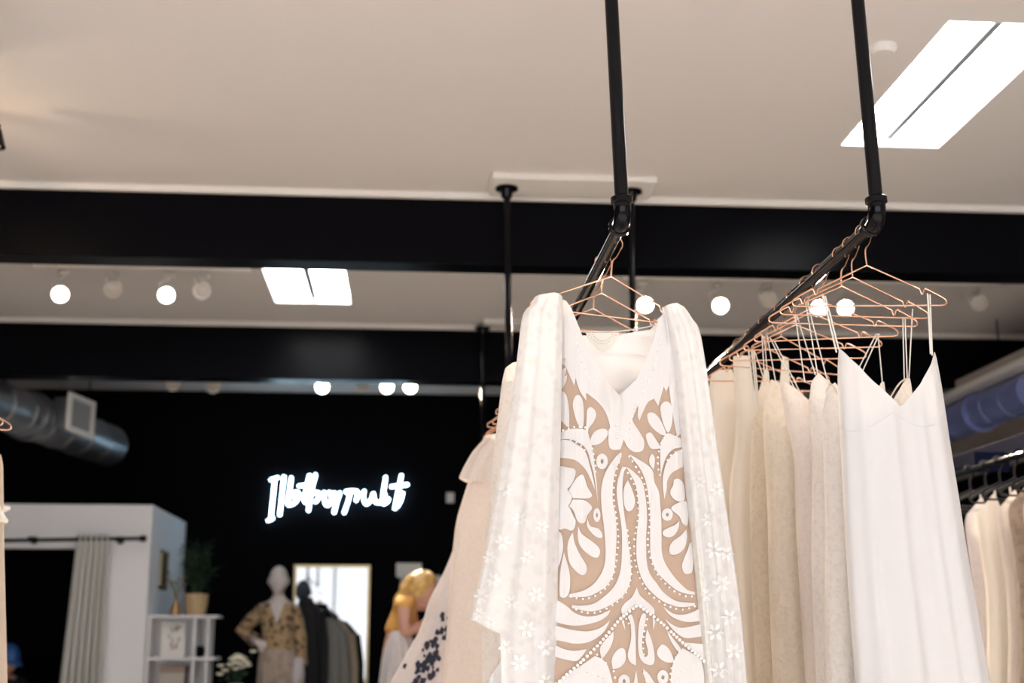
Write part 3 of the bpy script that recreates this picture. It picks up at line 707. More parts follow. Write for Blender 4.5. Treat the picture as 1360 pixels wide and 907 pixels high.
shell('bodice', S, C['blush'], t, [(620, 596), (652, 578), (680, 580), (700, 610), (720, 580), (764, 590)], 590, 735, 96, 24)
shell('skirt', S, C['blush'], t, 735, 735, None, 120, 60)
S = Shape([(576,652,700),(590,634,700),(612,620,700),(634,609,700),(645,606,700)], D-.07, .04, ((3, .008), (7, .004)), 43)
shell('ruffle_sleeve', S, C['blush'], t, [(600, 590), (650, 578), (700, 590)], None, [(600, 628), (612, 636), (632, 642), (700, 648)], 90, 24)
D = 5.12
t = thing('wedding_gown', 'pale tulle gown with a long train sweeping left and dark lace on its skirt', 'gown', P(680, 640, D))
S = Shape([(640,622,720),(690,614,730),(725,604,735),(760,590,735),(800,568,735),(831,561,735),(850,550,735),(907,518,735),(960,490,740),(1040,440,745)], D, .10, ((3.4, .016), (7.6, .010)), 44, fp=.6)
shell('bodice', S, C['tulle'], t, [(600, 660), (640, 640), (680, 652), (730, 645)], 660, 715, 96, 16)
sk_ = shell('skirt', S, C['tulle'], t, 715, 715, None, 140, 50)
lm = MB(); rl = random.Random(9)
for i in range(70):
    u = rl.random()**.8; px = 597-u*44+rl.gauss(0, 4+4*u); py = 820+u*90+rl.gauss(0, 5); c = S.on(px, py, .006); r = rl.uniform(.006, .014)
    n = 7; ring = [(c[0]+r*math.cos(2*PI*k/n)*rl.uniform(.5, 1.2), c[1], c[2]+r*1.3*math.sin(2*PI*k/n)*rl.uniform(.5, 1.2)) for k in range(n)]
    lm.add(ring+[(p[0], p[1]+.003, p[2]) for p in ring], [tuple(range(n)), tuple(range(n, 2*n))[::-1]]+[(k, (k+1) % n, (k+1) % n+n, k+n) for k in range(n)])
lm.build('dark_lace', plain('dark_navy_lace', (.02, .025, .05), .8), t, smooth=False)
# ------------------------------------------------------------------ left edge rail and gown
eL, fL = np.array([-1.47, 2.2, 2.09]), np.array([-1.47, 4.30, 2.09])
rail('pipe_clothes_rail', 'black pipe rail past the left picture edge, carrying a beige dress with a bow', eL, fL, np.array([-1.50, 2.2, ZC]), np.array([-1.50, 4.30, ZC]), None)
for Y in (4.02, 4.10, 4.19):
    hang(eL, fL, Y, 'copper wire hanger at the left picture edge, only its rounded end showing', 0, math.radians(2), 'hangers at the left edge', dx=.02)
D = 4.16
t = thing('beige_dress', 'beige dress with a tied shoulder bow, cut off by the left picture edge', 'dress', P(-60, 640, D))
S = Shape([(596,-135,3),(660,-135,4),(740,-135,5),(907,-140,9),(1100,-150,14)], D, .05, ((3, .005), (6, .003)), 51)
shell('bodice', S, C['champ'], t, [(-140, 605), (-120, 598), (-70, 640), (-10, 600), (6, 605)], 620, 740, 90, 20); shell('skirt', S, C['champ'], t, 740, 740, None, 100, 40)
bw = MB()
for dx, dz in ((.022, .012), (-.02, .014), (.018, -.028), (-.012, -.03)):
    c = P(2, 680, D-.06); bw.tube([c, (c[0]+dx*.6, c[1]-.01, c[2]+dz*.9), (c[0]+dx, c[1], c[2]+dz)], [.004, .011, .007], 8)
bw.sphere(P(2, 680, D-.06), .008); bw.build('bow', C['cream'], t)

# ------------------------------------------------------------------ right rack
eR, fR = np.array([2.46, 4.3, 1.985]), np.array([2.46, 6.7, 1.985])
rk = thing('garment_rack', 'dark floor-standing rail along the right wall with beige gowns on it', 'clothes rack', (2.46, 5.5, 0))
MB().tube([eR, fR], .014, 14).build('rail', M['pipe'], rk)
for y in (4.3, 6.7):
    MB().tube([(2.46, y, 1.985), (2.46, y, .05)], .016, 14).build('post', M['pipe'], rk)
    MB().tube([(2.16, y, .03), (2.76, y, .03)], .018, 14).build('foot', M['pipe'], rk)
    MB().lathe([(.02, -.03), (.024, -.02), (.024, .02), (.02, .03)], (2.46, y, 1.985), (0, 0, 1)).build('corner_fitting', M['pipe'], rk)
MB().box((2.60, 4.35, 2.05), (2.66, 6.23, 2.118)).build('header_board', M['navy'], rk, bevel=.004)
for y in (4.6, 5.6): MB().box((2.46, y, 1.975), (2.62, y+.03, 2.06)).build('bracket', M['navy'], rk)
HD = thing('dark_hanger', '', 'hanger', (0, 0, 0)); hanger_mesh(HD, plain('dark_velvet_hanger', (.012, .010, .016), .7), .0042)
lab_ = 'dark hanger on the right wall rack, one of a close row above beige gowns'
dY = [4.52, 4.66, 4.80, 4.94, 5.08, 5.22, 5.36, 5.50, 5.66]
for i, y in enumerate(dY):
    loc = (2.46, y, 1.985-.085)
    if i == 0: HD.location = loc; HD['label'] = lab_; HD['group'] = 'dark hangers on the right rack'; HD.rotation_euler = (0, 0, .03)
    else: copy_thing(HD, loc, lab_, (0, 0, rr_.uniform(-.12, .12)))
class WS(Shape):
    def __init__(s, rows, D, xc, **k):
        Shape.__init__(s, [(100, 0, 1), (200, 0, 1)], D, **k)
        rows = sorted(rows); s.z = np.array([r[0] for r in rows]); s.l = np.array([xc-r[1] for r in rows]); s.r = np.array([xc+r[1] for r in rows]); s.z0, s.z1 = s.z[-1], s.z[0]
def wshell(name, S, m, parent, top, zb, n=80, k=40, tb=None):
    rows = []; A = [2*PI*j/n for j in range(n)]
    for i in range(k+1):
        r = []
        for a in A:
            c, sn = math.cos(a), math.sin(a); w = smooth((sn+.18)/.36)
            zt = top(c)*w+(tb if tb is not None else top(c))*(1-w); r.append(S.point(c, sn, zt+(zb-zt)*i/k))
        rows.append(r)
    return MB().grid(rows, True).build(name, m, parent)
mats = ['champ', 'mocha', 'rose', 'mochad', 'blush', 'cream', 'tulle']
C['mochad'] = cloth('beaded_mocha_lace', (.40, .32, .27), transl=.1, lace=.6, lscale=30, sparkle=.03)
desc = ['champagne gown at the near end of the right wall rack', 'mocha lace gown on the right wall rack, just behind the champagne one', 'pale rose gown on the right wall rack, between two mocha ones',
        'beaded dark mocha gown on the right wall rack', 'blush gown on the right wall rack, beyond the beaded mocha one', 'cream gown on the right wall rack, beside the satin gown edge', 'pale lilac gown at the far end of the right wall rack']
for i, y in enumerate(dY[:7]):
    S = WS([(1.83, .14), (1.76, .17), (1.45, .15), (1.25, .16), (.9, .20), (.3, .27)], y, 2.46+rr_.uniform(-.02, .02), dep=.042, folds=((2.3, .006), (5.1, .005)), seed=60+i, yaw=rr_.uniform(-.08, .08), fp=.5)
    t = thing('hanging_gown', desc[i], 'gown', (2.46, y, 1.8))
    def topf(c, i=i): return 1.83 - .10*max(0, 1-abs(abs(c)-.62)/.62)*0 - (.12 if i % 2 else .20)*max(0, 1-(abs(c)/.62)**2) - max(0, abs(c)-.72)*.25
    wshell('bodice', S, C[mats[i]], t, topf, 1.42, tb=1.70)
    wshell('skirt', S, C[mats[i]], t, lambda c: 1.42, .3, tb=1.42)
    for s in (-1, 1):
        x0 = 2.46+s*.095
        MB().tube([(x0, y-.01, 1.845), (x0+s*.004, y-.02, 1.815)], .004, 6).build('strap', C[mats[i]], t)

# ------------------------------------------------------------------ ducts
def duct(name, label, a, b, r, m, extra=None):
    a = Vector([float(q) for q in a]); b = Vector([float(q) for q in b]); d = (b-a).normalized(); L = (b-a).length
    t = thing(name, label, 'air duct', (a+b)/2)
    prof = [(.01, 0), (r, 0)]; n = int(L/.28)
    for k in range(1, n):
        h = L*k/n; prof += [(r, h-.012), (r+.006, h-.006), (r+.006, h+.006), (r, h+.012)]
    prof += [(r, L-.02), (r*.97, L), (.01, L)]
    MB().lathe(prof, a, d, 40).build('duct_pipe', m, t)
    MB().lathe([(r, L*.35), (r+.02, L*.35), (r+.02, L*.35+.06), (r, L*.35+.06)], a, d, 40).build('joint_band', m, t)
    for k in (.2, .8):
        c = a+d*(L*k); MB().tube([c+Vector((0, 0, r)), Vector((c.x, c.y, min(ZC, ZC)))], .006, 8).build('hanger_rod', M['pipe'], t)
    return t, a, b, d
p0 = P(-40, 524, 8.9); p1 = P(146, 592, 10.9)
t, a, b, d = duct('air_duct', 'round galvanised air duct under the ceiling, upper left, with a square register', p0, p1, .165, M['duct'])
c = Vector(P(84, 556, 9.85)); ux = d.cross(Vector((0, 0, 1))).normalized()
if ux.y > 0: ux = -ux
R = Matrix((d, ux, Vector((0, 0, 1)))).transposed()
def obox(mb, c, hx, hy, hz):
    vs = [c+d*(sx*hx)+ux*(sy*hy)+Vector((0, 0, sz*hz)) for sz in (-1, 1) for sy in (-1, 1) for sx in (-1, 1)]
    return mb.add(vs, [(0, 2, 3, 1), (4, 5, 7, 6), (0, 1, 5, 4), (2, 6, 7, 3), (0, 4, 6, 2), (1, 3, 7, 5)])
axisc = a+d*((c-a).dot(d)); c = axisc+ux*.21+Vector((0, 0, .04))
rg = obox(MB(), c, .17, .06, .11).build('register_box', M['duct'], t, smooth=False)
fr = MB()
for sx in (-1, 1): obox(fr, c+ux*.066+d*(sx*.175), .022, .012, .14)
for sz in (-1, 1): obox(fr, c+ux*.066+Vector((0, 0, sz*.122)), .16, .012, .018)
fr.build('register_frame', M['trim'], t, smooth=False)
lv = MB()
for k in range(7): obox(lv, c+ux*.066+Vector((0, 0, -.09+.03*k)), .15, .006, .008)
lv.build('register_louvres', M['grille'], t, smooth=False)
p0 = P(1375, 518, 8.2); p1 = P(1200, 588, 10.6)
duct('air_duct', 'blue-painted round air duct along the right wall', p0, p1, .125, M['bluesteel'])

# ------------------------------------------------------------------ track lights
def track(x0, x1, y, z, lbl):
    t = thing('light_track', lbl, 'light track', ((x0+x1)/2, y, ZC))
    MB().box((x0, y-.018, ZC-.022), (x1, y+.018, ZC)).build('rail', M['trim'], t, bevel=.003)
    MB().box((x0-.02, y-.024, ZC-.03), (x0+.05, y+.024, ZC)).build('end_feed', M['trim'], t, bevel=.003)
def spot(px, py, Y, lit, lbl, tgt=None, grp=None, r=.047):
    return spot_at(Vector(P(px, py, Y)), lit, lbl, tgt, grp, r)
def spot_at(c, lit, lbl, tgt=None, grp=None, r=.052):
    c = Vector(c); tgt = Vector(tgt) if tgt is not None else Vector((c.x*.6, 2.0, 1.0)); d = (tgt-c).normalized()
    t = thing('track_spotlight', lbl, 'spotlight', (c.x, c.y, ZC), grp)
    b = c-d*.13
    MB().lathe([(.01, -.02), (r*.75, -.015), (r*.82, .04), (r*1.06, .11), (r*1.12, .135), (r*.98, .135), (r*.95, .118), (.01, .118)], b, d, 28).build('housing', M['trim'], t)
    MB().lathe([(.002, .121), (r*.93, .121), (r*.90, .128), (.002, .131)], b, d, 28).build('lamp', M['lamp'] if lit else plain('unlit_lamp_glass', (.55, .5, .45), .2), t)
    top = Vector((b.x-d.x*.0, b.y+.03, ZC-.02)); side = d.cross(Vector((0, 0, 1))).normalized()
    MB().tube([b+d*.03+side*(r*.85), b+d*.0+side*(r*1.2)+Vector((0, 0, .05)), Vector((b.x, b.y, min(b.z+.10, ZC-.06))), Vector((b.x, b.y, ZC-.03))], .008, 8).build('arm', M['trim'], t)
    MB().box((b.x-.03, b.y-.016, ZC-.05), (b.x+.03, b.y+.016, ZC-.022)).build('adapter', M['trim'], t, bevel=.003)
    return c, d
YT = 7.75
x_at = lambda px, Y: P(px, 400, Y)[0]
track(x_at(45, YT), x_at(330, YT), YT, 0, 'white light track on the ceiling between the beams, left of the small skylight')
track(x_at(830, YT), x_at(1330, YT), YT, 0, 'white light track on the ceiling between the beams, right of the sheer dress')
YT3 = 10.1
track(x_at(220, YT3), x_at(560, YT3), YT3, 0, 'white light track on the ceiling behind the second beam')
LIT = []
sp2 = [(80, 391, 1, 'lit spotlight, leftmost on the track between the beams'), (150, 384, 0, 'unlit spotlight between the two lit ones, upper left'),
       (221, 392, 1, 'lit spotlight, second lit one from the left between the beams'), (268, 386, 0, 'unlit white spotlight just left of the small skylight'),
       (857, 405, 1, 'lit spotlight right behind the right shoulder of the sheer dress'), (957, 406, 1, 'lit spotlight between the sheer dress and the right pipe rail'),
       (1021, 398, 0, 'unlit spotlight just above the right pipe rail'), (1088, 409, 1, 'lit spotlight seen through the copper hangers, left one of a close pair'),
       (1123, 409, 1, 'lit spotlight seen through the copper hangers, right of a pair'), (1300, 402, 0, 'unlit spotlight at far right between the beams')]
for px, py, l, lb in sp2:
    c, d = spot(px, py, YT-.05, l, lb, grp=None)
    if l: LIT.append((c, d))
sp3 = [(230, 510, 0, 'unlit white spotlight, leftmost behind the second beam'), (283, 513, 0, 'unlit white spotlight, second from left behind the second beam'),
       (428, 514, 1, 'lit spotlight behind the second beam, left one of three'), (482, 511, 0, 'unlit spotlight between lit ones behind the second beam'),
       (514, 514, 1, 'lit spotlight behind the second beam, middle one of three'), (545, 514, 1, 'lit spotlight behind the second beam, right one of three'), (1254, 512, 0, 'small unlit spotlight just right of the satin gown strap')]
for px, py, l, lb in sp3:
    c, d = spot(px, py, YT3-.05, l, lb, r=.050, tgt=(P(px, 400, 8)[0]*.9, 4, .6))
    if l: LIT.append((c, d))

# unseen fill track added over the camera, bouncing light off the floor to the ceiling
track(-3.6, 3.6, 1.2, 0, 'white light track on the ceiling over the front of the shop')
FRONT_FILL = []
for i in range(7):
    x = -3.3+1.1*i; c = Vector((x, 1.2, ZC-.2)); k = ['far left', 'left', 'inner left', 'centre', 'inner right', 'right', 'far right'][i]
    px_, py_ = 0, 0
    FRONT_FILL.append(spot_at(c, 1, '%s lit spotlight on the track over the front of the shop' % k, (x*1.05, .6, 0)))
# ------------------------------------------------------------------ ceiling lamp at the upper left edge
q = PZ(-108, 122, ZC)
t = thing('ceiling_lamp', 'dark ceiling lamp mostly outside the upper left picture edge', 'ceiling lamp', q)
MB().lathe([(.01, 0), (.07, 0), (.07, -.02), (.02, -.04), (.012, -.16), (.002, -.16)], q-np.array([0, 0, .001])).build('canopy', M['pipe'], t)
for k in range(5):
    a = 2*PI*k/5+.2; e = q+np.array([.30*math.cos(a), .30*math.sin(a), -.13])
    MB().tube(cr([q+np.array([0, 0, -.15]), q+np.array([.14*math.cos(a), .14*math.sin(a), -.20]), e], False, 5), .010, 8).build('arm', M['pipe'], t)
    MB().lathe([(.004, -.03), (.022, -.03), (.026, .02), (.004, .02)], e).build('socket', M['pipe'], t)
    MB().lathe([(.024, .0), (.030, .0), (.052, -.075), (.049, -.075), (.024, -.01)], e, n=24).build('lamp_shade', M['pipe'], t)
    MB().sphere(e+np.array([0, 0, -.045]), .024, 14, 10, (1, 1, 1.25)).build('bulb', emit('dim_warm_bulb', (1, .72, .45), 3.0) if k == 0 else bpy.data.materials['dim_warm_bulb'], t)
tag(MB().lathe([(.004, 0), (.055, 0), (.055, -.012), (.04, -.03), (.004, -.03)], PZ(1172, 62, ZC)-np.array([0, 0, .001])).build('smoke_detector', M['ceiling']), 'small pale round detector on the ceiling beside the large skylight', 'smoke detector')

# ------------------------------------------------------------------ neon script sign
NY = YB-.04
def N_(x, y): return P(340+x/6.18, 615+y/6.18, NY)
t = thing('neon_sign', 'glowing blue-white handwritten neon script sign on the black back wall', 'neon sign', N_(650, 280))
strokes = ['115,140 150,128 185,118', '155,130 140,280 122,440', '92,475 120,462 145,448', '230,105 212,270 195,430', '290,115 276,230 262,335 300,335 338,300 352,250 320,240 285,280',
           '440,95 415,210 395,290 410,330', '345,188 400,182 470,176', '490,90 455,230 430,395', '450,262 480,240 515,250 505,300 480,320', '560,235 560,290 580,345 615,320 630,265 650,240',
           '690,240 660,330 640,412', '600,235 650,300 690,240', '740,240 770,250 750,330 722,412', '730,235 790,228 835,240 820,312', '890,225 880,280 905,335 945,300 960,250',
           '965,245 975,310 1010,325 1050,300 1060,250', '1065,110 1050,210 1038,325 1075,320 1090,290', '1195,95 1165,240 1138,380', '1105,195 1170,185 1250,176', '1205,240 1190,300 1160,360']
for s in strokes:
    pts = [N_(*[float(v) for v in w.split(',')]) for w in s.split()]
    MB().tube(cr([tuple(p) for p in pts], False, 6), .010, 10).build('tube_letter', M['neon'], t)
bk = MB()
for x, y in ((150, 200), (480, 200), (780, 240), (1050, 200), (1180, 200)):
    p = N_(x, y); bk.tube([p, (p[0], YB-.002, p[2])], .007, 8)
bk.build('standoff', M['black'], t)

# ------------------------------------------------------------------ mirror
YM = YB-.12
a, b = P(391, 750, YM), P(492, 750, YM)
t = thing('mirror', 'tall mirror in a thin gold frame leaning on the black back wall, showing bright white', 'mirror', ((a[0]+b[0])/2, YM, 0))
x0, x1, z1 = a[0], b[0], a[2]
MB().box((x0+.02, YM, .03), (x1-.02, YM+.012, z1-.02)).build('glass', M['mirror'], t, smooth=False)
f = MB()
f.box((x0, YM-.012, 0), (x0+.022, YM+.02, z1)); f.box((x1-.022, YM-.012, 0), (x1, YM+.02, z1)); f.box((x0+.022, YM-.012, z1-.022), (x1-.022, YM+.02, z1)); f.box((x0+.022, YM-.012, 0), (x1-.022, YM+.02, .03))
f.build('frame', M['gold'], t, smooth=False)

# ------------------------------------------------------------------ fitting room curtain and rod
YR = 10.18
r0, r1 = P(-60, 719, YR), P(186, 715, YR)
t = thing('curtain_rod', 'black curtain rod across the white fitting room front', 'curtain rod', (r0+r1)/2)
MB().tube([r0, r1], .014, 14).build('rod', M['pipe'], t)
MB().lathe([(.004, 0), (.022, .0), (.026, .02), (.022, .045), (.004, .05)], r1, (1, 0, 0)).build('finial', M['pipe'], t)
for px in (40, 156):
    p = P(px, 716, YR); MB().tube([(p[0], YR, p[2]), (p[0], FY, p[2])], .009, 8).tube([(p[0], FY-.012, p[2]), (p[0], FY-.001, p[2])], .03, 16).tube([(p[0]-.012, YR, p[2]), (p[0]+.012, YR, p[2])], .02, 14).build('bracket', M['pipe'], t)
t = thing('curtain', 'grey-white pleated curtain drawn to the right side of the fitting room', 'curtain', P(120, 720, YR))
rows = []
for i in range(41):
    u = i/40; z = (r1[2]+.025)*(1-u)+.03*u; py = 712+ (1060-712)*u
    xa, xb = P(102-12*min(u*1.6, 1), 720, YR)[0], P(144+6*u, 720, YR)[0]; r = []
    for j in range(90):
        v = j/89; r.append((xa+(xb-xa)*v+.004*math.sin(40*v+3*u), YR+.002+(.020+.02*u)*math.sin(v*2*PI*6.0+.5*math.sin(3*u))+(.03 if u > .02 else .0)*0, z))
    rows.append(r)
MB().grid(rows).build('curtain_cloth', cloth('curtain_linen', (.66, .65, .615), transl=.1), t, thick=.004)
rg_ = MB()
for k in range(6):
    x = P(104+7.6*k, 718, YR)[0]; rg_ = MB().tube([(x, YR+.019*math.cos(a), r1[2]-.004+.019*math.sin(a)) for a in [2*PI*q/16 for q in range(16)]], .003, 6, closed=True); rg_.build('ring', M['pipe'], t)

# ------------------------------------------------------------------ shelf unit and what stands on it
WS_ = M['white']; ya, yb = FY+.06, FY+.34
xa, xd, xe = FX+.004, P(256, 850, ya)[0], P(277, 850, ya)[0]
zs = [P(230, 817, ya)[2], P(230, 873, ya)[2], P(230, 925, ya)[2], P(230, 980, ya)[2], .05]
t = thing('shelf_unit', 'white open cubby shelf unit against the side of the fitting room', 'shelf unit', ((xa+xe)/2, (ya+yb)/2, 0))
for k, z in enumerate(zs): MB().box((xa, ya, z-.02), (xe+(.06 if k < 2 else 0), yb, z)).build('shelf', WS_, t, bevel=.003)
for x in (xa, xd, xe-.018): MB().box((x, ya+.004, 0), (x+.018, yb-.004, zs[0]-.021)).build('side_panel', WS_, t, bevel=.002)
MB().box((xa+.018, yb-.012, .05), (xe-.018, yb-.003, zs[0]-.021)).build('back_panel', WS_, t)
# print leaning in the upper cubby
c0, c1 = P(213, 864, ya+.12), P(247, 826, ya+.12)
t = thing('framed_print', 'white framed print with brown botanical sketch in the upper cubby', 'framed print', ((c0[0]+c1[0])/2, ya+.12, zs[1]))
MB().box((c0[0], ya+.12, zs[1]), (c1[0], ya+.135, c1[2])).build('frame', M['trim'], t, bevel=.003)
sk = MB(); r_ = random.Random(3)
for i in range(16):
    x = r_.uniform(c0[0]+.04, c1[0]-.04); z = r_.uniform(zs[1]+.05, c1[2]-.05)
    sk.tube([(x, ya+.118, z), (x+r_.uniform(-.03, .03), ya+.118, z+r_.uniform(.01, .05))], .004, 6)
sk.build('drawing', plain('brown_ink', (.22, .15, .11), .8), t)
c = P(264, 862, ya+.10)
t = thing('black_pot', 'small black pot in the narrow upper cubby', 'pot', (c[0], c[1], zs[1]))
MB().lathe([(.004, 0), (.030, 0), (.042, .03), (.044, .055), (.030, .085), (.026, .085), (.034, .055), (.02, .02), (.004, .02)], (c[0], c[1], zs[1])).build('body', M['black'], t)
c0, c1 = P(212, 920, ya+.10), P(246, 884, ya+.10)
t = thing('storage_box', 'pale beige storage box in the lower wide cubby', 'box', ((c0[0]+c1[0])/2, ya+.15, zs[2]))
MB().box((c0[0], ya+.06, zs[2]), (c1[0], ya+.24, c1[2]-.03)).build('body', plain('beige_card', (.5, .45, .4), .8), t, bevel=.004)
MB().box((c0[0]-.005, ya+.055, c1[2]-.05), (c1[0]+.005, ya+.245, c1[2])).build('lid', plain('brown_card', (.33, .25, .2), .8), t, bevel=.004)
z0 = zs[0]
c = P(260, 808, ya+.16); c[2] = z0
t = thing('potted_plant', 'dark green leafy plant in a tan pot on the shelf unit', 'potted plant', c)
MB().lathe([(.004, 0), (.072, 0), (.088, .09), (.094, .165), (.084, .165), (.078, .12), (.004, .12)], c, n=28).build('pot', plain('tan_ceramic', (.50, .36, .20), .6, vary=.15, vscale=12), t)
lf = MB(); r_ = random.Random(5); leafm = plain('dark_leaf', (.015, .05, .022), .45, vary=.3)
stm = MB()
for i in range(26):
    a = r_.uniform(0, 2*PI); h = r_.uniform(.18, .42); o = r_.uniform(.03, .14)
    tip = c+np.array([o*math.cos(a), o*.8*math.sin(a), .15+h]); ba = c+np.array([.02*math.cos(a), .02*math.sin(a), .13])
    stm.tube([ba, (ba+tip)/2+np.array([0, 0, .03]), tip], .003, 6)
    for k in range(7):
        u = .35+.65*k/6; p = ba+(tip-ba)*u; b = a+r_.uniform(-1.5, 1.5); L = r_.uniform(.05, .09)
        dv = np.array([math.cos(b), math.sin(b), r_.uniform(-.2, .6)])*L; sv = np.array([-math.sin(b), math.cos(b), 0])*L*.24
        lf.add([p, p+dv*.4+sv, p+dv, p+dv*.4-sv, p+dv*.45+np.array([0, 0, -.006])], [(0, 1, 4), (1, 2, 4), (2, 3, 4), (3, 0, 4)])
stm.build('stems', plain('stem_green', (.03, .07, .03), .6), t); lf.build('leaves', leafm, t)
c = P(233, 810, ya+.10); c[2] = z0
t = thing('copper_vase', 'small copper bottle vase with dry twigs on the shelf unit', 'vase', c)
MB().lathe([(.004, 0), (.034, 0), (.042, .03), (.036, .07), (.014, .10), (.014, .13), (.010, .13), (.010, .08), (.004, .08)], c).build('body', plain('copper_glaze', (.45, .26, .12), .3, .6), t)
tw = MB()
for i in range(9):
    a = r_.uniform(0, 2*PI); tp = c+np.array([.07*math.cos(a), .05*math.sin(a), r_.uniform(.22, .34)]); tw.tube([c+np.array([0, 0, .09]), (c+tp)/2+np.array([0, 0, .07]), tp], .0025, 5); tw.sphere(tp, .012, 8, 6)
tw.build('twigs', plain('dry_twig', (.20, .19, .12), .8), t)
c = P(243, 800, ya+.22); c[2] = z0
t = thing('glass_bottle', 'pale blue glass bottle behind the copper vase on the shelf unit', 'bottle', c)
MB().lathe([(.004, 0), (.030, 0), (.032, .14), (.012, .19), (.012, .24), (.004, .24)], c).build('body', plain('blue_glass', (.30, .36, .46), .15), t)
MB().lathe([(.004, .235), (.014, .235), (.014, .262), (.004, .262)], c).build('stopper', plain('cork', (.35, .25, .15), .8), t)
c0, c1 = P(222, 782, 10.85), P(222, 732, 10.85); xw = FX+.001
t = thing('wall_picture', 'dark picture in a thin gold frame on the side of the fitting room', 'picture', (xw, 10.85, (c0[2]+c1[2])/2))
y0, y1, z0_, z1_ = 10.72, 11.02, c0[2], c1[2]
MB().box((xw, y0+.02, z0_+.02), (xw+.008, y1-.02, z1_-.02)).build('print', plain('dark_print', (.03, .03, .03), .6, vary=.9, vscale=9), t, smooth=False)
MB().box((xw, y0, z0_), (xw+.016, y0+.02, z1_)).box((xw, y1-.02, z0_), (xw+.016, y1, z1_)).box((xw, y0, z0_), (xw+.016, y1, z0_+.02)).box((xw, y0, z1_-.02), (xw+.016, y1, z1_)).build('frame', M['gold'], t, smooth=False)

# ------------------------------------------------------------------ flowers low in the picture
c = P(312, 935, 9.3)
t = thing('flower_vase', 'vase of white flowers on a stand at the bottom edge, left of the mannequin', 'flowers', (c[0], c[1], c[2]))
MB().lathe([(.004, 0), (.05, 0), (.065, .06), (.05, .13), (.045, .13), (.055, .06), (.004, .02)], c).build('vase', M['white'], t)
fl = MB(); st = MB(); gl = MB()
for i in range(30):
    a = r_.uniform(0, 2*PI); o = r_.uniform(.0, .13); tp = c+np.array([o*math.cos(a), o*math.sin(a), .33-.9*o+r_.uniform(-.03, .02)+(.10 if i == 0 else 0)])
    st.tube([c+np.array([0, 0, .10]), tp], .002, 5)
    for k in range(6):
        b = 2*PI*k/6; fl.sphere(tp+np.array([.014*math.cos(b), .014*math.sin(b), .003]), .012, 7, 5, (1, 1, .6))
    fl.sphere(tp, .010, 7, 5)
    for k in range(2):
        p = c+(tp-c)*r_.uniform(.5, .95); b = r_.uniform(0, 6.28); dv = np.array([math.cos(b), math.sin(b), .3])*.05; sv = np.array([-math.sin(b), math.cos(b), 0])*.012
        gl.add([p, p+dv*.5+sv, p+dv, p+dv*.5-sv], [(0, 1, 2, 3)])
fl.build('blossoms', plain('cream_petal', (.70, .66, .54), .7), t); st.build('stems', leafm, t); gl.build('leaves', plain('leaf_green', (.06, .12, .05), .6), t)
t = thing('flower_stand', 'slim dark stand under the vase of white flowers', 'stand', (c[0], c[1], 0))
MB().lathe([(.004, c[2]-.03), (.13, c[2]-.03), (.13, c[2]), (.004, c[2])], (c[0], c[1], 0)).build('top', M['black'], t)
MB().lathe([(.004, .02), (.02, .02), (.02, c[2]-.03), (.004, c[2]-.03)], (c[0], c[1], 0)).build('column', M['black'], t)
MB().lathe([(.004, 0), (.14, 0), (.14, .02), (.004, .02)], (c[0], c[1], 0)).build('base', M['black'], t)

# small things on the back wall
p0, p1 = P(526, 766, YB), P(560, 748, YB)
t = thing('wall_sign', 'small blank white plate on the black wall above the blonde person', 'sign', ((p0[0]+p1[0])/2, YB, p0[2]))
MB().box((p0[0], YB-.02, p0[2]), (p1[0], YB-.001, p1[2])).build('plate', M['trim'], t, bevel=.003)
MB().box((p0[0]+.02, YB-.012, p0[2]-.012), (p1[0]-.02, YB-.002, p0[2]+.0)).build('ledge', M['trim'], t)
p = P(539, 779, YB-.12)
t = thing('wall_lamp', 'cream lampshade on a wall bracket behind the blonde person', 'wall lamp', (p[0], YB, p[2]))
MB().lathe([(.058, -.075), (.062, -.075), (.046, .075), (.042, .075)], p, n=28).build('lamp_shade', cloth('cream_shade', (.66, .60, .50), transl=.3), t)
MB().tube([(p[0], YB-.001, p[2]-.02), (p[0], YB-.06, p[2]-.05), (p[0], p[1], p[2]-.03)], .008, 8).tube([(p[0], YB-.02, p[2]-.02), (p[0], YB-.001, p[2]-.02)], .04, 16).build('bracket', M['gold'], t)
for px, py, lb in ((598, 661, 'small white square switch high on the black wall, right of the neon sign'), (580, 771, 'small white switch on the black wall, right of the blonde person')):
    p = P(px, py, YB); t = thing('wall_switch', lb, 'switch', p)
    MB().box((p[0]-.035, YB-.014, p[2]-.045), (p[0]+.035, YB-.001, p[2]+.045)).build('plate', M['trim'], t, bevel=.003)
    MB().box((p[0]-.012, YB-.020, p[2]-.022), (p[0]+.012, YB-.012, p[2]+.022)).build('rocker', M['white'], t, bevel=.002)
